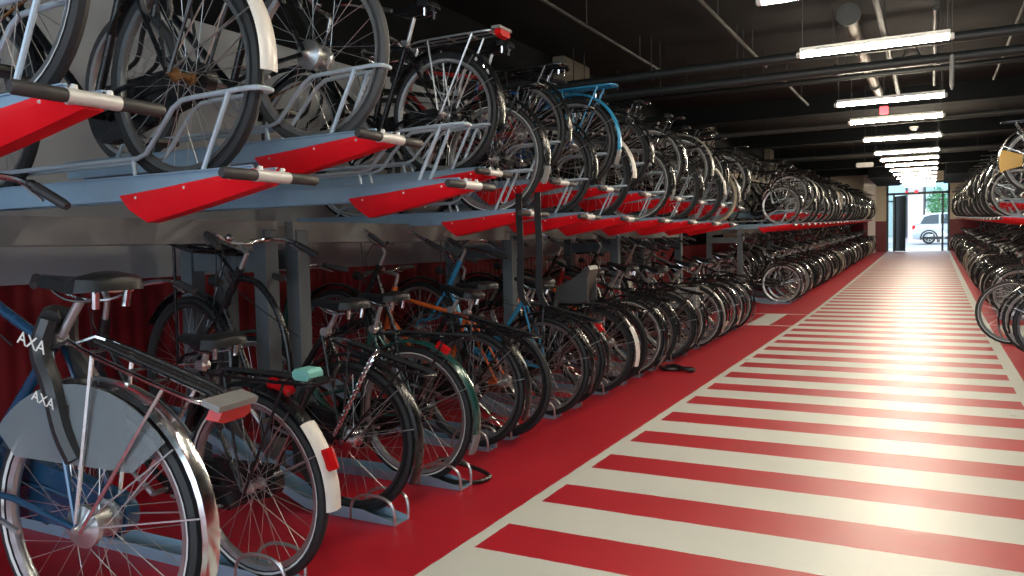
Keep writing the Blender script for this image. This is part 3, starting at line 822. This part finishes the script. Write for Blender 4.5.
# door set
d = empty('door_1', ((DX0 + DX1) / 2, YB, ge)); struct(d); ox = d.location.x
def dbox(name, x0, x1, z0, z1, m, y0=.05, y1=.13, par=d):
    b = MB(); b.box((x0 - ox, y0, z0), (x1 - ox, y1, z1), m); return b.build(name, par)
fb = MB()
for x0, x1, z0, z1 in ((DX0, DX0 + .09, 0, 3.06), (DX1 - .09, DX1, 0, 3.06), (DX0, DX1, 2.97, 3.06), (DX0, DX1, 2.50, 2.60)):
    fb.box((x0 - ox, .03, z0), (x1 - ox, .15, z1), 'frame_dark')
fb.build('door_frame', d)
dbox('mullion', -1.53, -1.45, 0, 2.5, 'frame_dark'); dbox('mullion', .38, .46, 0, 2.5, 'frame_dark')
dbox('transom_glass', DX0 + .09, DX1 - .09, 2.6, 2.97, 'window_glass', .085, .095)
dbox('side_glass', DX0 + .09, -1.53, .0, 2.5, 'window_glass', .085, .095); dbox('side_glass', .46, DX1 - .09, .0, 2.5, 'window_glass', .085, .095)
lf = MB(); lf.box((-.0, 0, 0), (.05, -1.0, 2.42), 'frame_dark'); leaf = lf.build('door_leaf', d, (-1.45 - ox, .04, .02))   # open leaf swung inwards
leaf.rotation_euler = (0, 0, math.radians(24))
hd = MB(); hd.tube([V(.09, -.86, .8), V(.09, -.86, 1.5)], .016, 'frame_alu', 8); hd.rod(V(.05, -.86, .85), V(.09, -.86, .85), .01, 'frame_alu'); hd.rod(V(.05, -.86, 1.45), V(.09, -.86, 1.45), .01, 'frame_alu'); hd.build('door_handle', leaf)
# small lit red signs over the door
for x, w, lab in ((-.99, .09, 'small red sign on the door transom beside the open leaf'), (-.60, .14, 'red lit exit sign over the middle of the street door')):
    b = MB(); b.box((-w / 2, -.03, -w * .4), (w / 2, .03, w * .4), 'sign_red', .01); o = b.build('exit_sign', None, (x, YB - .06, ge + 2.62)); tag(o, lab, 'sign')

# ---------------------------------------------------------------- outside
b = MB(); v = []; ys = (YB, 41.5, 47.0, 80.0); zs = (ge - .01, ge + .10, .83, .83)
for y, z in zip(ys, zs): v += [V(-25, y, z), V(25, y, z)]
b.add(v, [(0, 1, 3, 2)], 'pave'); b.add(v[2:], [(0, 1, 3, 2), (2, 3, 5, 4)], 'asphalt'); o = b.build('street'); struct(o)
# building across the street
fb_ = empty('building', (0, 56, .83)); tag(fb_, 'pale building across the street with tall windows, behind the parked car', 'building')
b = MB(); b.box((-14, .3, -.2), (14, 6, 9), 'facade_white'); b.build('wall', fb_)
for i in range(-4, 5):
    b = MB(); x = i * 2.6 - .9; b.box((x - .42, -.15, -.2), (x + .42, .35, 8.8), 'facade_pink' if i % 2 == 0 else 'facade_white'); b.build('pilaster', fb_)
    b = MB(); b.box((x + .55, .2, .4), (x + 2.05, .31, 4.6), 'pane_dark'); w = b.build('window', fb_)
    b = MB(); b.box((x + .5, .1, .3), (x + .56, .32, 4.7), 'frame_dark'); b.box((x + 2.04, .1, .3), (x + 2.1, .32, 4.7), 'frame_dark'); b.box((x + .5, .1, 2.6), (x + 2.1, .32, 2.68), 'frame_dark'); b.build('window_frame', w)
# street tree beside the car
t = empty('street_tree', (.35, 53.0, .83)); tag(t, 'green street tree in front of the pale building outside', 'tree')
b = MB(); b.tube(smooth([V(0, 0, 0), V(.03, 0, .8), V(-.02, .02, 1.9), V(.05, 0, 2.6)]), [.09, .05], 'bark', 8); b.build('trunk', t)
b = MB(); rr = random.Random(3)
for i in range(800):
    a = rr.uniform(0, 2 * PI); u = rr.uniform(-1, 1); r = rr.uniform(.2, 1) ** .5
    c = V(math.cos(a) * math.sqrt(1 - u * u) * .62 * r, math.sin(a) * math.sqrt(1 - u * u) * .62 * r, 2.3 + u * 1.0 * r); s = rr.uniform(.05, .09)
    e = Euler((rr.uniform(0, 6), rr.uniform(0, 6), 0)).to_matrix()
    b.add([c + e @ V(-s, 0, 0), c + e @ V(0, -s * .5, 0), c + e @ V(s, 0, 0), c + e @ V(0, s * .5, .01)], [(0, 1, 2, 3)], 'leaf')
b.build('foliage', t)
# parked car, tail towards the door leaf
car = empty('car', (-.86, 46.2, .822)); tag(car, 'pale blue hatchback car parked in the street outside the door', 'car')
CW = 1.72
def car_body():
    b = MB()
    st_ = [(0.0, .32, .95), (.03, .26, 1.0), (.35, .22, 1.02), (.9, .22, 1.0), (1.4, .22, .98), (2.6, .22, .95), (3.3, .24, .90), (3.9, .28, .76), (4.1, .34, .62)]
    v = []; f = []; K = 8
    for x, z0, z1 in st_:
        e = .1 if x < .1 or x > 3.8 else 0
        for y, z in ((-CW / 2 + .10 + e, z0), (-CW / 2 + e, z0 + .12), (-CW / 2 + e, z0 * .4 + z1 * .6), (-CW / 2 + .10 + e, z1), (CW / 2 - .10 - e, z1), (CW / 2 - e, z0 * .4 + z1 * .6), (CW / 2 - e, z0 + .12), (CW / 2 - .10 - e, z0)): v.append(V(x, y, z))
    for i in range(len(st_) - 1):
        for k in range(K): f.append((i * K + k, i * K + (k + 1) % K, (i + 1) * K + (k + 1) % K, (i + 1) * K + k))
    f += [tuple(range(K))[::-1], tuple((len(st_) - 1) * K + k for k in range(K))]
    b.add(v, f, 'car_paint')
    # roof and pillars
    rs = [(.06, 1.0, .02), (.42, 1.42, .14), (.9, 1.53, .17), (1.6, 1.55, .17), (2.1, 1.47, .16), (2.85, .96, .03)]
    v = []; f = []
    for x, z, e in rs: v += [V(x, -CW / 2 + .06 + e, z), V(x, -CW / 2 + .16 + e, z + .03), V(x, CW / 2 - .16 - e, z + .03), V(x, CW / 2 - .06 - e, z)]
    for i in range(len(rs) - 1):
        for k in range(3): f.append((i * 4 + k, i * 4 + k + 1, i * 4 + 5 + k, i * 4 + 4 + k))
    for s in (0, 3):
        f.append(tuple(i * 4 + s for i in range(len(rs))))
    b.add(v, f, 'car_paint')
    return b
car_body().build('body', car)
for s in (-1, 1):
    for nm, poly in (('side_window', [(.34, 1.03), (.52, 1.38), (.86, 1.47), (1.18, 1.49), (1.18, 1.02)]), ('side_window', [(1.26, 1.02), (1.26, 1.49), (1.62, 1.49), (2.02, 1.42), (2.62, 1.0)])):
        b = MB(); v = []
        for x, z in poly:
            y = s * (CW / 2 - .055 - (z - 1.0) * .30); v += [V(x, y, z), V(x, y + s * .012, z)]
        n = len(poly); f = [tuple(2 * i for i in range(n)), tuple(2 * i + 1 for i in range(n))[::-1]] + [(2 * i, 2 * ((i + 1) % n), 2 * ((i + 1) % n) + 1, 2 * i + 1) for i in range(n)]
        b.add(v, f, 'car_glass'); b.build(nm, car)
    b = MB(); b.box((-.02, s * (CW / 2 - .2) - .09, .74), (.12, s * (CW / 2 - .2) + .09, .95), 'red_lens', .02); b.build('tail_light', car)
    for x in (.74, 3.28):
        c = V(x, s * (CW / 2 - .10), .31); b = MB(); b.lathe([(.2, -.1), (.29, -.1), (.31, -.07), (.31, .07), (.29, .1), (.2, .1)], 'tyre_black', 28, c, True); w = b.build('wheel', car)
        b = MB(); b.lathe([(.205, s * .07), (.19, s * .085), (.03, s * .07), (.02, s * .09)], 'tyre_black', 20, c)
        for i in range(7):
            a = i * 2 * PI / 7; b.tube([c + V(0, s * .092, 0), c + V(.195 * math.cos(a), s * .088, .195 * math.sin(a))], .026, 'alloy', 6)
        b.lathe([(.2, s * .075), (.215, s * .105), (.19, s * .10)], 'alloy', 24, c, True); b.build('hubcap', w)
        b = MB(); b.tube([c + V(.37 * math.cos(a), s * .085, .37 * math.sin(a)) for a in [PI * k / 12 for k in range(-1, 14)]], .045, 'plastic', 6); b.build('wheel_arch', car)
    b = MB(); b.box((.5, s * CW / 2 - .02, .24), (3.5, s * CW / 2 + .012, .36), 'plastic', .01); b.build('sill', car)

# ---------------------------------------------------------------- lamps
LY = [.6, 2.9, 5.08, 6.72, 9.49, 11.1, 13.42, 16.1, 18.0, 20.0, 22.2, 24.4, 26.8, 29.4, 32.0, 34.8]
LX0, LX1, LZ = -.955, .134, 2.705
ordl = {}
k = 0
for i, y in enumerate(LY):
    g = gz(y)
    vis = y > 4
    if vis: k += 1
    lab = ('slim white tube lamp over the walkway, ' + ORD[k - 1] + ' from the upper view edge') if vis and k <= 9 else ('slim white tube lamp in the distant run towards the street door' if vis else 'slim white tube lamp hung over the walkway behind the view')
    grp = None if (vis and k <= 9) else ('distant tube lamps' if vis else 'tube lamps behind the view')
    L = empty('tube_lamp', ((LX0 + LX1) / 2, y, g + LZ)); tag(L, lab, 'lamp', grp); hw = (LX1 - LX0) / 2
    b = MB(); b.box((-hw + .02, -.022, .018), (hw - .02, .022, .05), 'lamp_body', .006); b.build('housing', L)
    b = MB(); b.tube([V(-hw + .03, 0, 0), V(hw - .03, 0, 0)], .024, 'lamp_light', 10); b.build('diffuser', L)
    for s in (1, -1):
        b = MB(); b.tube([V(s * (hw - .03), 0, 0), V(s * (hw - .005), 0, 0), V(s * (hw + .005), 0, 0)], [.028, .028, .02], 'lamp_body', 10); b.build('end_cap', L)
        b = MB(); b.tube([V(s * (hw - .04), 0, .045), V(s * (hw - .04), 0, HC - LZ)], .0035, 'pipe_grey', 4); b.build('hanging_wire', L)

# ---------------------------------------------------------------- pipes, duct and ceiling fittings
def xpipe(y, z, r, m, lab, x0=XW, x1=XE, cat='pipe'):
    g = gz(y); b = MB(); b.tube([V(x0, y, g + z), V(x1, y, g + z)], r, m, 14)
    for i in range(int((x1 - x0) / .95)):
        x = x0 + .4 + i * .95; b.tube([V(x - .015, y, g + z), V(x + .015, y, g + z)], r * 1.18, m, 14); b.rod(V(x, y, g + z + r), V(x, y, g + HC), .006, 'pipe_black', 4)
    o = b.build('ceiling_pipe'); tag(o, lab, cat); return o
xpipe(8.72, 3.12, .05, 'pipe_black', 'black pipe crossing the ceiling nearest above the first full lamp')
xpipe(9.05, 3.0, .05, 'pipe_black', 'thick black pipe crossing under the ceiling beside the largest lamp')
xpipe(10.2, 3.12, .03, 'pipe_black', 'thin black pipe crossing the ceiling just beyond the thick one')
xpipe(15.7, 3.22, .05, 'pipe_grey', 'grey pipe crossing the ceiling at the third lamp from the duct')
xpipe(22.9, 3.2, .05, 'pipe_grey', 'distant grey pipe crossing the ceiling above the far lamps')
def ypipe(x, z, r, ya, yb, m, lab):
    b = MB(); n = max(2, int((yb - ya) / 1.5)); b.tube([V(x, ya + (yb - ya) * i / n, gz(ya + (yb - ya) * i / n) + z) for i in range(n + 1)], r, m, 8)
    for i in range(n):
        y = ya + (yb - ya) * (i + .5) / n; b.rod(V(x, y, gz(y) + z), V(x, y, gz(y) + HC), .006, m, 4)
    o = b.build('conduit'); tag(o, lab, 'conduit')
ypipe(-2.9, 3.3, .016, -3, 9.4, 'pipe_grey', 'thin grey conduit along the dark ceiling over the long rack')
ypipe(-1.76, 3.3, .018, -3, 9.9, 'pipe_grey', 'thin grey conduit along the ceiling between long rack and lamps')
ypipe(-1.72, 3.3, .018, 10.5, 13.2, 'pipe_grey', 'short grey conduit along the ceiling beyond the crossing pipes')
ypipe(.72, 3.3, .016, 7.5, 12.5, 'pipe_grey', 'thin grey conduit along the ceiling over the opposite walkway edge')
# ventilation duct with flange
d_ = empty('ventilation_duct', (-.68, 8.2, 3.3)); tag(d_, 'steel ventilation duct with a round flange hung above the lamps', 'duct')
b = MB(); b.tube(smooth([V(-.01, -.15, .0), V(0, .0, -.03), V(.0, .8, -.05), V(0, 2.4, -.05), V(0, 4.4, .0)], 4), .058, 'duct_steel', 18); b.build('duct_pipe', d_)
for y in (1.0, 2.3, 3.4):
    b = MB(); b.tube([V(0, y, -.05), V(0, y + .05, -.05)], .068, 'pipe_black', 18); b.rod(V(0, y, 0), V(0, y, .25), .006, 'pipe_black', 4); b.build('clamp', d_)
b = MB(); b.tube([V(-.01, -.20, .0), V(-.01, -.14, .0), V(-.01, -.10, -.005)], [.105, .105, .065], 'pipe_black', 20); b.tube([V(-.01, -.19, .0), V(-.01, -.203, .0)], .07, 'plastic', 16); b.build('flange', d_)
# a second slim duct, hangers and small fittings
ypipe(-.42, 3.22, .03, 6.4, 12.6, 'pipe_black', 'black pipe along the ceiling close beside the steel duct')
ypipe(.02, 3.32, .022, 8.3, 12.6, 'pipe_black', 'slim black pipe along the ceiling above the lamp ends')
b = MB()
for s in (1, -1): b.rod(V(s * .11, 0, -.28), V(0, 0, 0), .010, 'pipe_black', 5)
b.rod(V(-.2, 0, -.22), V(.11, 0, -.22), .008, 'pipe_black', 5); o = b.build('pipe_hanger', None, (-.22, 10.4, HC)); tag(o, 'black A-shaped pipe hanger under the ceiling above the second lamp', 'hanger')
b = MB(); b.tube([V(0, 0, 0), V(0, 0, -.05), V(0, 0, -.28), V(0, 0, -.32)], [.018, .022, .018, .008], 'grey_plastic', 10); b.rod(V(0, 0, 0), V(0, 0, .62), .004, 'pipe_grey', 4)
o = b.build('pendant_sensor', None, (.158, 8.5, 2.92)); tag(o, 'slim pale sensor hanging from the ceiling by the lamp end', 'sensor')
b = MB(); b.box((-.05, -.02, -.05), (.05, .02, .05), 'sign_red', .008); b.rod(V(0, 0, .05), V(0, 0, .75), .005, 'pipe_black', 4); o = b.build('exit_sign', None, (-.555, 11.4, 2.88)); tag(o, 'small red square sign hung between two lamps', 'sign')
b = MB(); b.lathe([(.0, -.05), (.05, -.04), (.075, -.01), (.08, .02)], 'white_paint', 16); b.xf(Matrix.Rotation(PI / 2, 4, 'X')); o = b.build('smoke_detector', None, (-.307, 16.85, gz(16.85) + 3.2)); tag(o, 'small white round detector on the ceiling beyond the fourth lamp', 'detector')
b = MB(); b.box((-.30, -.05, -.06), (.12, .05, .06), 'lamp_body', .02); b.rod(V(-.1, 0, .06), V(-.1, 0, .61), .006, 'pipe_grey', 4); o = b.build('emergency_light', None, (-1.5, 23.2, gz(23.2) + 2.95)); tag(o, 'small pale emergency light hung beside the distant lamps', 'lamp')
b = MB(); b.lathe([(.0, -.05), (.05, -.04), (.075, -.01), (.08, .02)], 'white_paint', 16); b.xf(Matrix.Rotation(PI / 2, 4, 'X')); o = b.build('smoke_detector', None, (-.50, 6.3, HC - .02)); tag(o, 'small white round detector on the ceiling above the largest lamp', 'detector')

# ---------------------------------------------------------------- racks and bicycles, long rack
rnd = random.Random(11)
bike_rack(-3.15, -3.72, -1.2, 3.12, -1, 'steel frame of the long rack at the wide bays before the double posts')
bike_rack(-3.15, -3.72, 3.36, 10.95, -1, 'steel frame of the long rack between the double posts and the marked passage')
bike_rack(-3.15, -3.72, 15.0, 36.9, -1, 'steel frame of the long rack beyond the marked passage')
bike_rack(1.75, 2.35, 7.2, 10.4, 1, 'steel frame of the opposite rack before the marked passage')
bike_rack(1.75, 2.35, 13.3, 36.9, 1, 'steel frame of the opposite rack beyond the marked passage')

used = {}
def nth(key):
    used[key] = used.get(key, 0) + 1; return used[key]

def bike_label(key, where, n, group_far, q):
    return DESC[key] + ', ' + where % ORD[n - 1]

# upper trays near: (handle y, z of channel top, bike style, rear axle x)
HX1 = -1.823; HX2 = -2.2
UP = [(1.255, 1.665, 'bare', -2.17), (1.845, 1.515, 'up_white', -2.21), (2.47, 1.70, 'drum', -2.18), (3.06, 1.555, None, -2.2)]
STY['up_white'] = dict(STY['white_tail'], drum='rust', frame='diamond'); DESC['up_white'] = 'black roadster bicycle with white mudguard tail and rusty hub'
STY['near_up'] = dict(STY['dark_city'], paint='black_paint', frame='diamond', rim='alloy', carrier_mat='alloy', tyre='rubber', light='carrier', saddle='leather', seat=1.02)
DESC['near_up'] = 'black bicycle with a red lamp behind its saddle'
WHERE_U = ['at the end above the blue bicycle', 'on the low wide-bay tray', 'on the high wide-bay tray', 'on the last tray of the wide bays']
for i, ((y, z, key, x), wh) in enumerate(zip(UP, WHERE_U)):
    rack_tray(HX1, y, z + .0, -1, 0, 'grey red-tipped rack tray, ' + ('cut by the edge of the view', 'low one under the white mudguard tail', 'high one under the silver hub wheel', 'low empty one before the narrow bays')[i], 'sliding rack trays')
    if key: bicycle(key, x, y, z - .04, -1, 0, DESC[key] + ' ' + wh, 'bicycles on the upper tier', lean=rnd.uniform(-1, 1), yaw=rnd.uniform(-1, 1))
us2 = [(3.95, 1), (4.45, 0), (4.90, 1), (5.36, 0), (5.75, 1), (6.23, 0), (6.68, 1), (7.23, 0), (7.64, 1), (8.22, 0), (8.53, 1), (9.21, 0), (9.5, 1), (10.1, 0), (10.5, 1)]
uk2 = ['near_up', 'dark_strip', 'red', 'dark_city', 'blue', 'white_tail', 'dark_city', 'dark_strip', 'chrome', 'dark_city', 'silver', 'white_tail', 'basket', 'cream', 'dark_strip']
for i, ((y, hi), key) in enumerate(zip(us2, uk2)):
    z = 1.695 if hi else 1.475; n = i + 1
    rack_tray(HX2, y, z, -1, 0 if y < 7 else 1, ('high' if hi else 'low') + ' red-tipped rack tray, ' + ORD[i] + ' after the double posts of the long rack', 'sliding rack trays')
    bicycle(key, -2.5 + rnd.uniform(-.04, .04), y, z - .035, -1, 0 if y < 6 else 1, DESC[key] + ', ' + ORD[i] + ' tray after the posts', 'bicycles on the upper tier', lean=rnd.uniform(-1.5, 1.5), yaw=rnd.uniform(-1.5, 1.5))

# floor row near
LOW = [(1.31, -2.0, 'near_blue'), (2.13, -2.24, 'near_white_tail'), (2.86, -2.40, 'near_chain'), (3.42, -2.42, 'near_green')]
WHERE_L = ['starting the floor row', 'beside the blue bicycle', 'just before the green one', 'fourth on the floor row']
LOW_RAIL_X = [-1.75, -2.1, -2.15, -2.15]
for i, ((y, x, key), wh) in enumerate(zip(LOW, WHERE_L)):
    bicycle(key, x, y, (.165, .008, .008, .008)[i], -1, 0, DESC[key] + ' ' + wh, 'bicycles on the floor row', pitch=(-18, -1, -15, -1)[i], lean=(0, -1.5, 1, -1)[i], yaw=(8, -1.5, 1, 0)[i])
    floor_rail(LOW_RAIL_X[i], y, -1, i in (0, 2), 'steel floor rail with hoops under the ' + ('dark blue', 'white-tailed', 'chain-locked', 'dark green')[i] + ' bicycle', 'floor rails')
ls2 = [(4.14, 'dark_city'), (4.46, 'dark_strip'), (5.10, 'orange'), (5.50, 'dark_city'), (6.05, 'white_tail'), (6.55, 'sky'), (6.95, 'dark_strip'), (7.36, 'child'), (7.95, 'dark_city'), (8.42, 'crate'), (9.04, 'silver'), (9.45, 'dark_city'), (9.9, 'chrome'), (10.45, 'basket'), (10.95, 'dark_strip')]
ls2[2:8] = [(5.10, 'sky'), (5.48, 'child'), (6.05, 'white_tail'), (6.5, 'orange'), (6.95, 'dark_strip'), (7.36, 'red')]
ls2[0] = (4.14, 'dark_city'); ls2[1] = (4.44, 'orange')
for i, (y, key) in enumerate(ls2):
    bicycle(key, -2.48 + rnd.uniform(-.03, .03), y, .008, -1, 0 if y < 6 else 1, DESC[key] + ', ' + ORD[i] + ' after the green one', 'bicycles on the floor row', pitch=-1 if i % 2 else -13, lean=rnd.uniform(-2, 2), yaw=rnd.uniform(-2, 2))
    floor_rail(-2.40, y, -1, i % 2 == 0, 'steel floor rail with hoops, ' + ORD[i] + ' after the one under the green bicycle', 'floor rails')

# beyond the passage
FAR = ['dark_city', 'chrome', 'plain_strip', 'white_tail', 'silver', 'chrome', 'cream', 'plain_strip', 'red', 'dark_city', 'chrome', 'plain_strip', 'silver', 'dark_city', 'silver', 'plain_strip']
STY['plain_strip'] = dict(STY['dark_strip'], light=None, guard='chrome', flap=None); DESC['plain_strip'] = 'black bicycle with bright mudguards'
def far_rows(side, y0, y1, xr, hx, rackname):
    i = 0; y = y0; st = .46
    while y < y1:
        hi = i % 2; key = FAR[rnd.randrange(len(FAR))]; q = 1 if (y < 17 and side < 0) or (y < 14.2) else 2
        g = gz(y); z = g + (1.695 if hi else 1.475); n = i + 1
        if n <= 10:
            w = ORD[i]
            tl = ('high' if hi else 'low') + ' red-tipped rack tray, ' + w + ' past the passage on the ' + rackname + ' rack'; tg = 'sliding rack trays'
            ul = DESC[key] + ', ' + w + ' past the passage, ' + rackname + ' upper tier'; ug = 'bicycles on the upper tier'
        else:
            tl = 'small distant rack tray with a red tip far along the ' + rackname + ' rack'; tg = 'distant trays on the ' + rackname + ' rack'
            ul = 'small distant bicycle packed far along the upper tier of the ' + rackname + ' rack'; ug = 'distant bicycles on the upper tier of the ' + rackname + ' rack'
        rack_tray(hx, y, z, side, 2 if q == 2 else 1, tl, tg)
        if not (side < 0 and i in (2,)):
            bicycle(key, xr + rnd.uniform(-.05, .05), y, z - .035, side, q, ul, ug, lean=rnd.uniform(-2, 2), yaw=rnd.uniform(-2, 2))
        key = FAR[rnd.randrange(len(FAR))]
        if n <= 10:
            ll = DESC[key] + ', ' + ORD[i] + ' past the passage, ' + rackname + ' floor row'; lg = 'bicycles on the floor row'
        else:
            ll = 'small distant bicycle packed far along the floor row of the ' + rackname + ' rack'; lg = 'distant bicycles on the floor row of the ' + rackname + ' rack'
        yl = y - .1
        bicycle(key, xr + .06 * -side * 0 + rnd.uniform(-.05, .05), yl, gz(yl) + .008, side, q, ll, lg, pitch=-1 if hi else -13, lean=rnd.uniform(-2, 2), yaw=rnd.uniform(-2.5, 2.5))
        if n <= 4: floor_rail(-2.3 if side < 0 else .9, yl, side, not hi, 'steel floor rail with hoops, ' + ORD[i] + ' beyond the passage on the ' + rackname + ' rack', 'floor rails')
        i += 1; y += st
far_rows(-1, 15.2, 36.8, -2.42, -2.2, 'long')
far_rows(1, 13.3, 36.8, 1.08, .86, 'opposite')
# opposite rack before its passage
for i, (y, x, key) in enumerate(((8.95, 1.05, 'dark_city'), (9.45, 1.0, 'dark_strip'), (10.4, .80, 'bare'))):
    bicycle(key, x, y, .008, 1, 1, DESC[key] + ' on the opposite floor row, ' + ('cut by the view edge', 'second before the passage', 'over the painted patch')[i], 'bicycles on the floor row', lean=rnd.uniform(-1, 1), yaw=(0, 0, -2)[i])
    floor_rail(.95, y, 1, False, 'steel floor rail on the opposite side, ' + ORD[i] + ' before the passage', 'floor rails')
for i, (y, hi, key) in enumerate(((8.7, 0, 'dark_city'), (9.2, 1, 'chrome'), (9.65, 0, None), (10.05, 1, 'yellow'))):
    z = 1.695 if hi else 1.475
    rack_tray(.86, y, z, 1, 1, ('high' if hi else 'low') + ' red-tipped rack tray opposite the long rack, ' + ORD[i] + ' before the passage', 'sliding rack trays')
    if key: bicycle(key, 1.02 if key == 'yellow' else 1.25, y, z - .035, 1, 1, DESC[key] + ', opposite upper tier, ' + ORD[i] + ' before the passage', 'bicycles on the upper tier', lean=rnd.uniform(-1, 1))

# ---------------------------------------------------------------- loose locks and straps
b = MB(); rr = random.Random(5)
b.tube(smooth([V(-.13, -.02, .05), V(-.10, -.09, .03), V(.02, -.11, .014), V(.13, -.05, .014), V(.14, .05, .016), V(.03, .10, .03), V(-.08, .07, .06), V(-.14, .0, .09), V(-.08, -.05, .11), V(.0, -.02, .10)], 6), .012, 'lock_black', 8)
o = b.build('cable_lock', None, (-2.22, 3.56, 0)); tag(o, 'black cable lock looped on the red floor by the green bicycle', 'bike lock')
b = MB(); b.tube(smooth([V(-.16, .0, .03), V(-.1, -.05, .022), V(0, -.02, .022), V(.06, .04, .022), V(.15, .03, .022), V(.16, -.04, .022), V(.07, -.05, .04), V(-.02, .03, .045), V(-.12, .04, .03)], 6), .02, 'lock_black', 8)
o = b.build('chain_lock', None, (-2.16, 7.4, 0)); tag(o, 'black sleeved lock lying on the red floor below the racks', 'bike lock')
for i, (x, lab) in enumerate(((-2.27, 'black strap hanging from a low red tray, the one nearer the wall'), (-2.14, 'black strap hanging from a low red tray, the one at its tip'))):
    b = MB(); pts = smooth([V(0, -.07, .10), V(0, -.075, -.02), V(.01, -.08, -.25), V(.0, -.075, -.50), V(.04, -.07, -.60)], 4); v = []
    for p_ in pts: v += [p_ + V(-.022, 0, 0), p_ + V(.022, 0, 0), p_ + V(.022, .006, 0), p_ + V(-.022, .006, 0)]
    f = []
    for j in range(len(pts) - 1):
        for k_ in range(4): f.append((j * 4 + k_, j * 4 + (k_ + 1) % 4, j * 4 + 4 + (k_ + 1) % 4, j * 4 + 4 + k_))
    f += [(3, 2, 1, 0), tuple((len(pts) - 1) * 4 + k_ for k_ in range(4))]
    b.add(v, f, 'lock_black'); o = b.build('hanging_strap', None, (x, 4.45, 1.47)); tag(o, lab, 'strap')

# lettering woven on the padded lock sleeve of the blue bicycle
def text_on(parent, txt, size, Mx):
    cu = bpy.data.curves.new('t', 'FONT'); cu.body = txt; cu.size = size; cu.extrude = .0008; cu.align_x = 'CENTER'
    to = bpy.data.objects.new('t', cu); COL.objects.link(to); dg = bpy.context.evaluated_depsgraph_get()
    me = bpy.data.meshes.new_from_object(to.evaluated_get(dg)); bpy.data.objects.remove(to)
    me.materials.clear(); me.materials.append(MAT['white_paint'])
    o = bpy.data.objects.new('lettering', me); COL.objects.link(o); o.parent = parent; o.matrix_local = Mx; return o
for o in list(COL.objects):
    if o.name == 'lock_sleeve':
        # reads along the sleeve on the side that faces the walkway entrance (local +y)
        R1 = Matrix(((-1, 0, 0), (0, 0, 1), (0, 1, 0))).to_4x4()
        text_on(o, 'AXA', .05, Matrix.Translation(V(.25, .082, .785)) @ R1)
        text_on(o, 'AXA', .04, Matrix.Translation(V(.165, .091, .66)) @ R1)

# ---------------------------------------------------------------- sky light and an added fill lamp
w = bpy.data.worlds.new('World'); sc.world = w; w.use_nodes = True
bg = w.node_tree.nodes['Background']; bg.inputs[0].default_value = (.72, .86, 1.0, 1); bg.inputs[1].default_value = 3.6
al = bpy.data.lights.new('open_end_fill', 'AREA'); al.shape = 'RECTANGLE'; al.size = 7.2; al.size_y = 3.3; al.energy = 75; al.color = (.70, .87, 1.0)  # added area lamp across the open near end, cool fill on the near racks
lo = bpy.data.objects.new('open_end_fill', al); COL.objects.link(lo); lo.location = ((XW + XE) / 2, YA + .05, 1.75); lo.rotation_euler = (-PI / 2, 0, PI) if False else (PI / 2, 0, 0)

# ---------------------------------------------------------------- camera
yaw, pitch, roll = .489, -.055, -.022
fw = V(-math.sin(yaw) * math.cos(pitch), math.cos(yaw) * math.cos(pitch), math.sin(pitch))
r_ = V(math.cos(yaw), math.sin(yaw), 0); u_ = r_.cross(fw)
c_, s_ = math.cos(roll), math.sin(roll)
r2 = r_ * c_ + u_ * s_; u2 = u_ * c_ - r_ * s_
cam = bpy.data.cameras.new('Camera'); cam.sensor_width = 36; cam.lens = 27.75; cam.clip_end = 300; cam.clip_start = .05
co = bpy.data.objects.new('Camera', cam); COL.objects.link(co)
co.matrix_world = Matrix(((r2.x, u2.x, -fw.x, 0), (r2.y, u2.y, -fw.y, 0), (r2.z, u2.z, -fw.z, 1.252), (0, 0, 0, 1)))
sc.camera = co
sc.view_settings.view_transform = 'Standard'; sc.view_settings.look = 'None'; sc.view_settings.gamma = 1; sc.view_settings.exposure = 0.14; sc.view_settings.use_curve_mapping = False
sc.cycles.use_denoising = True
sc.cycles.max_bounces = 6; sc.cycles.sample_clamp_indirect = 4
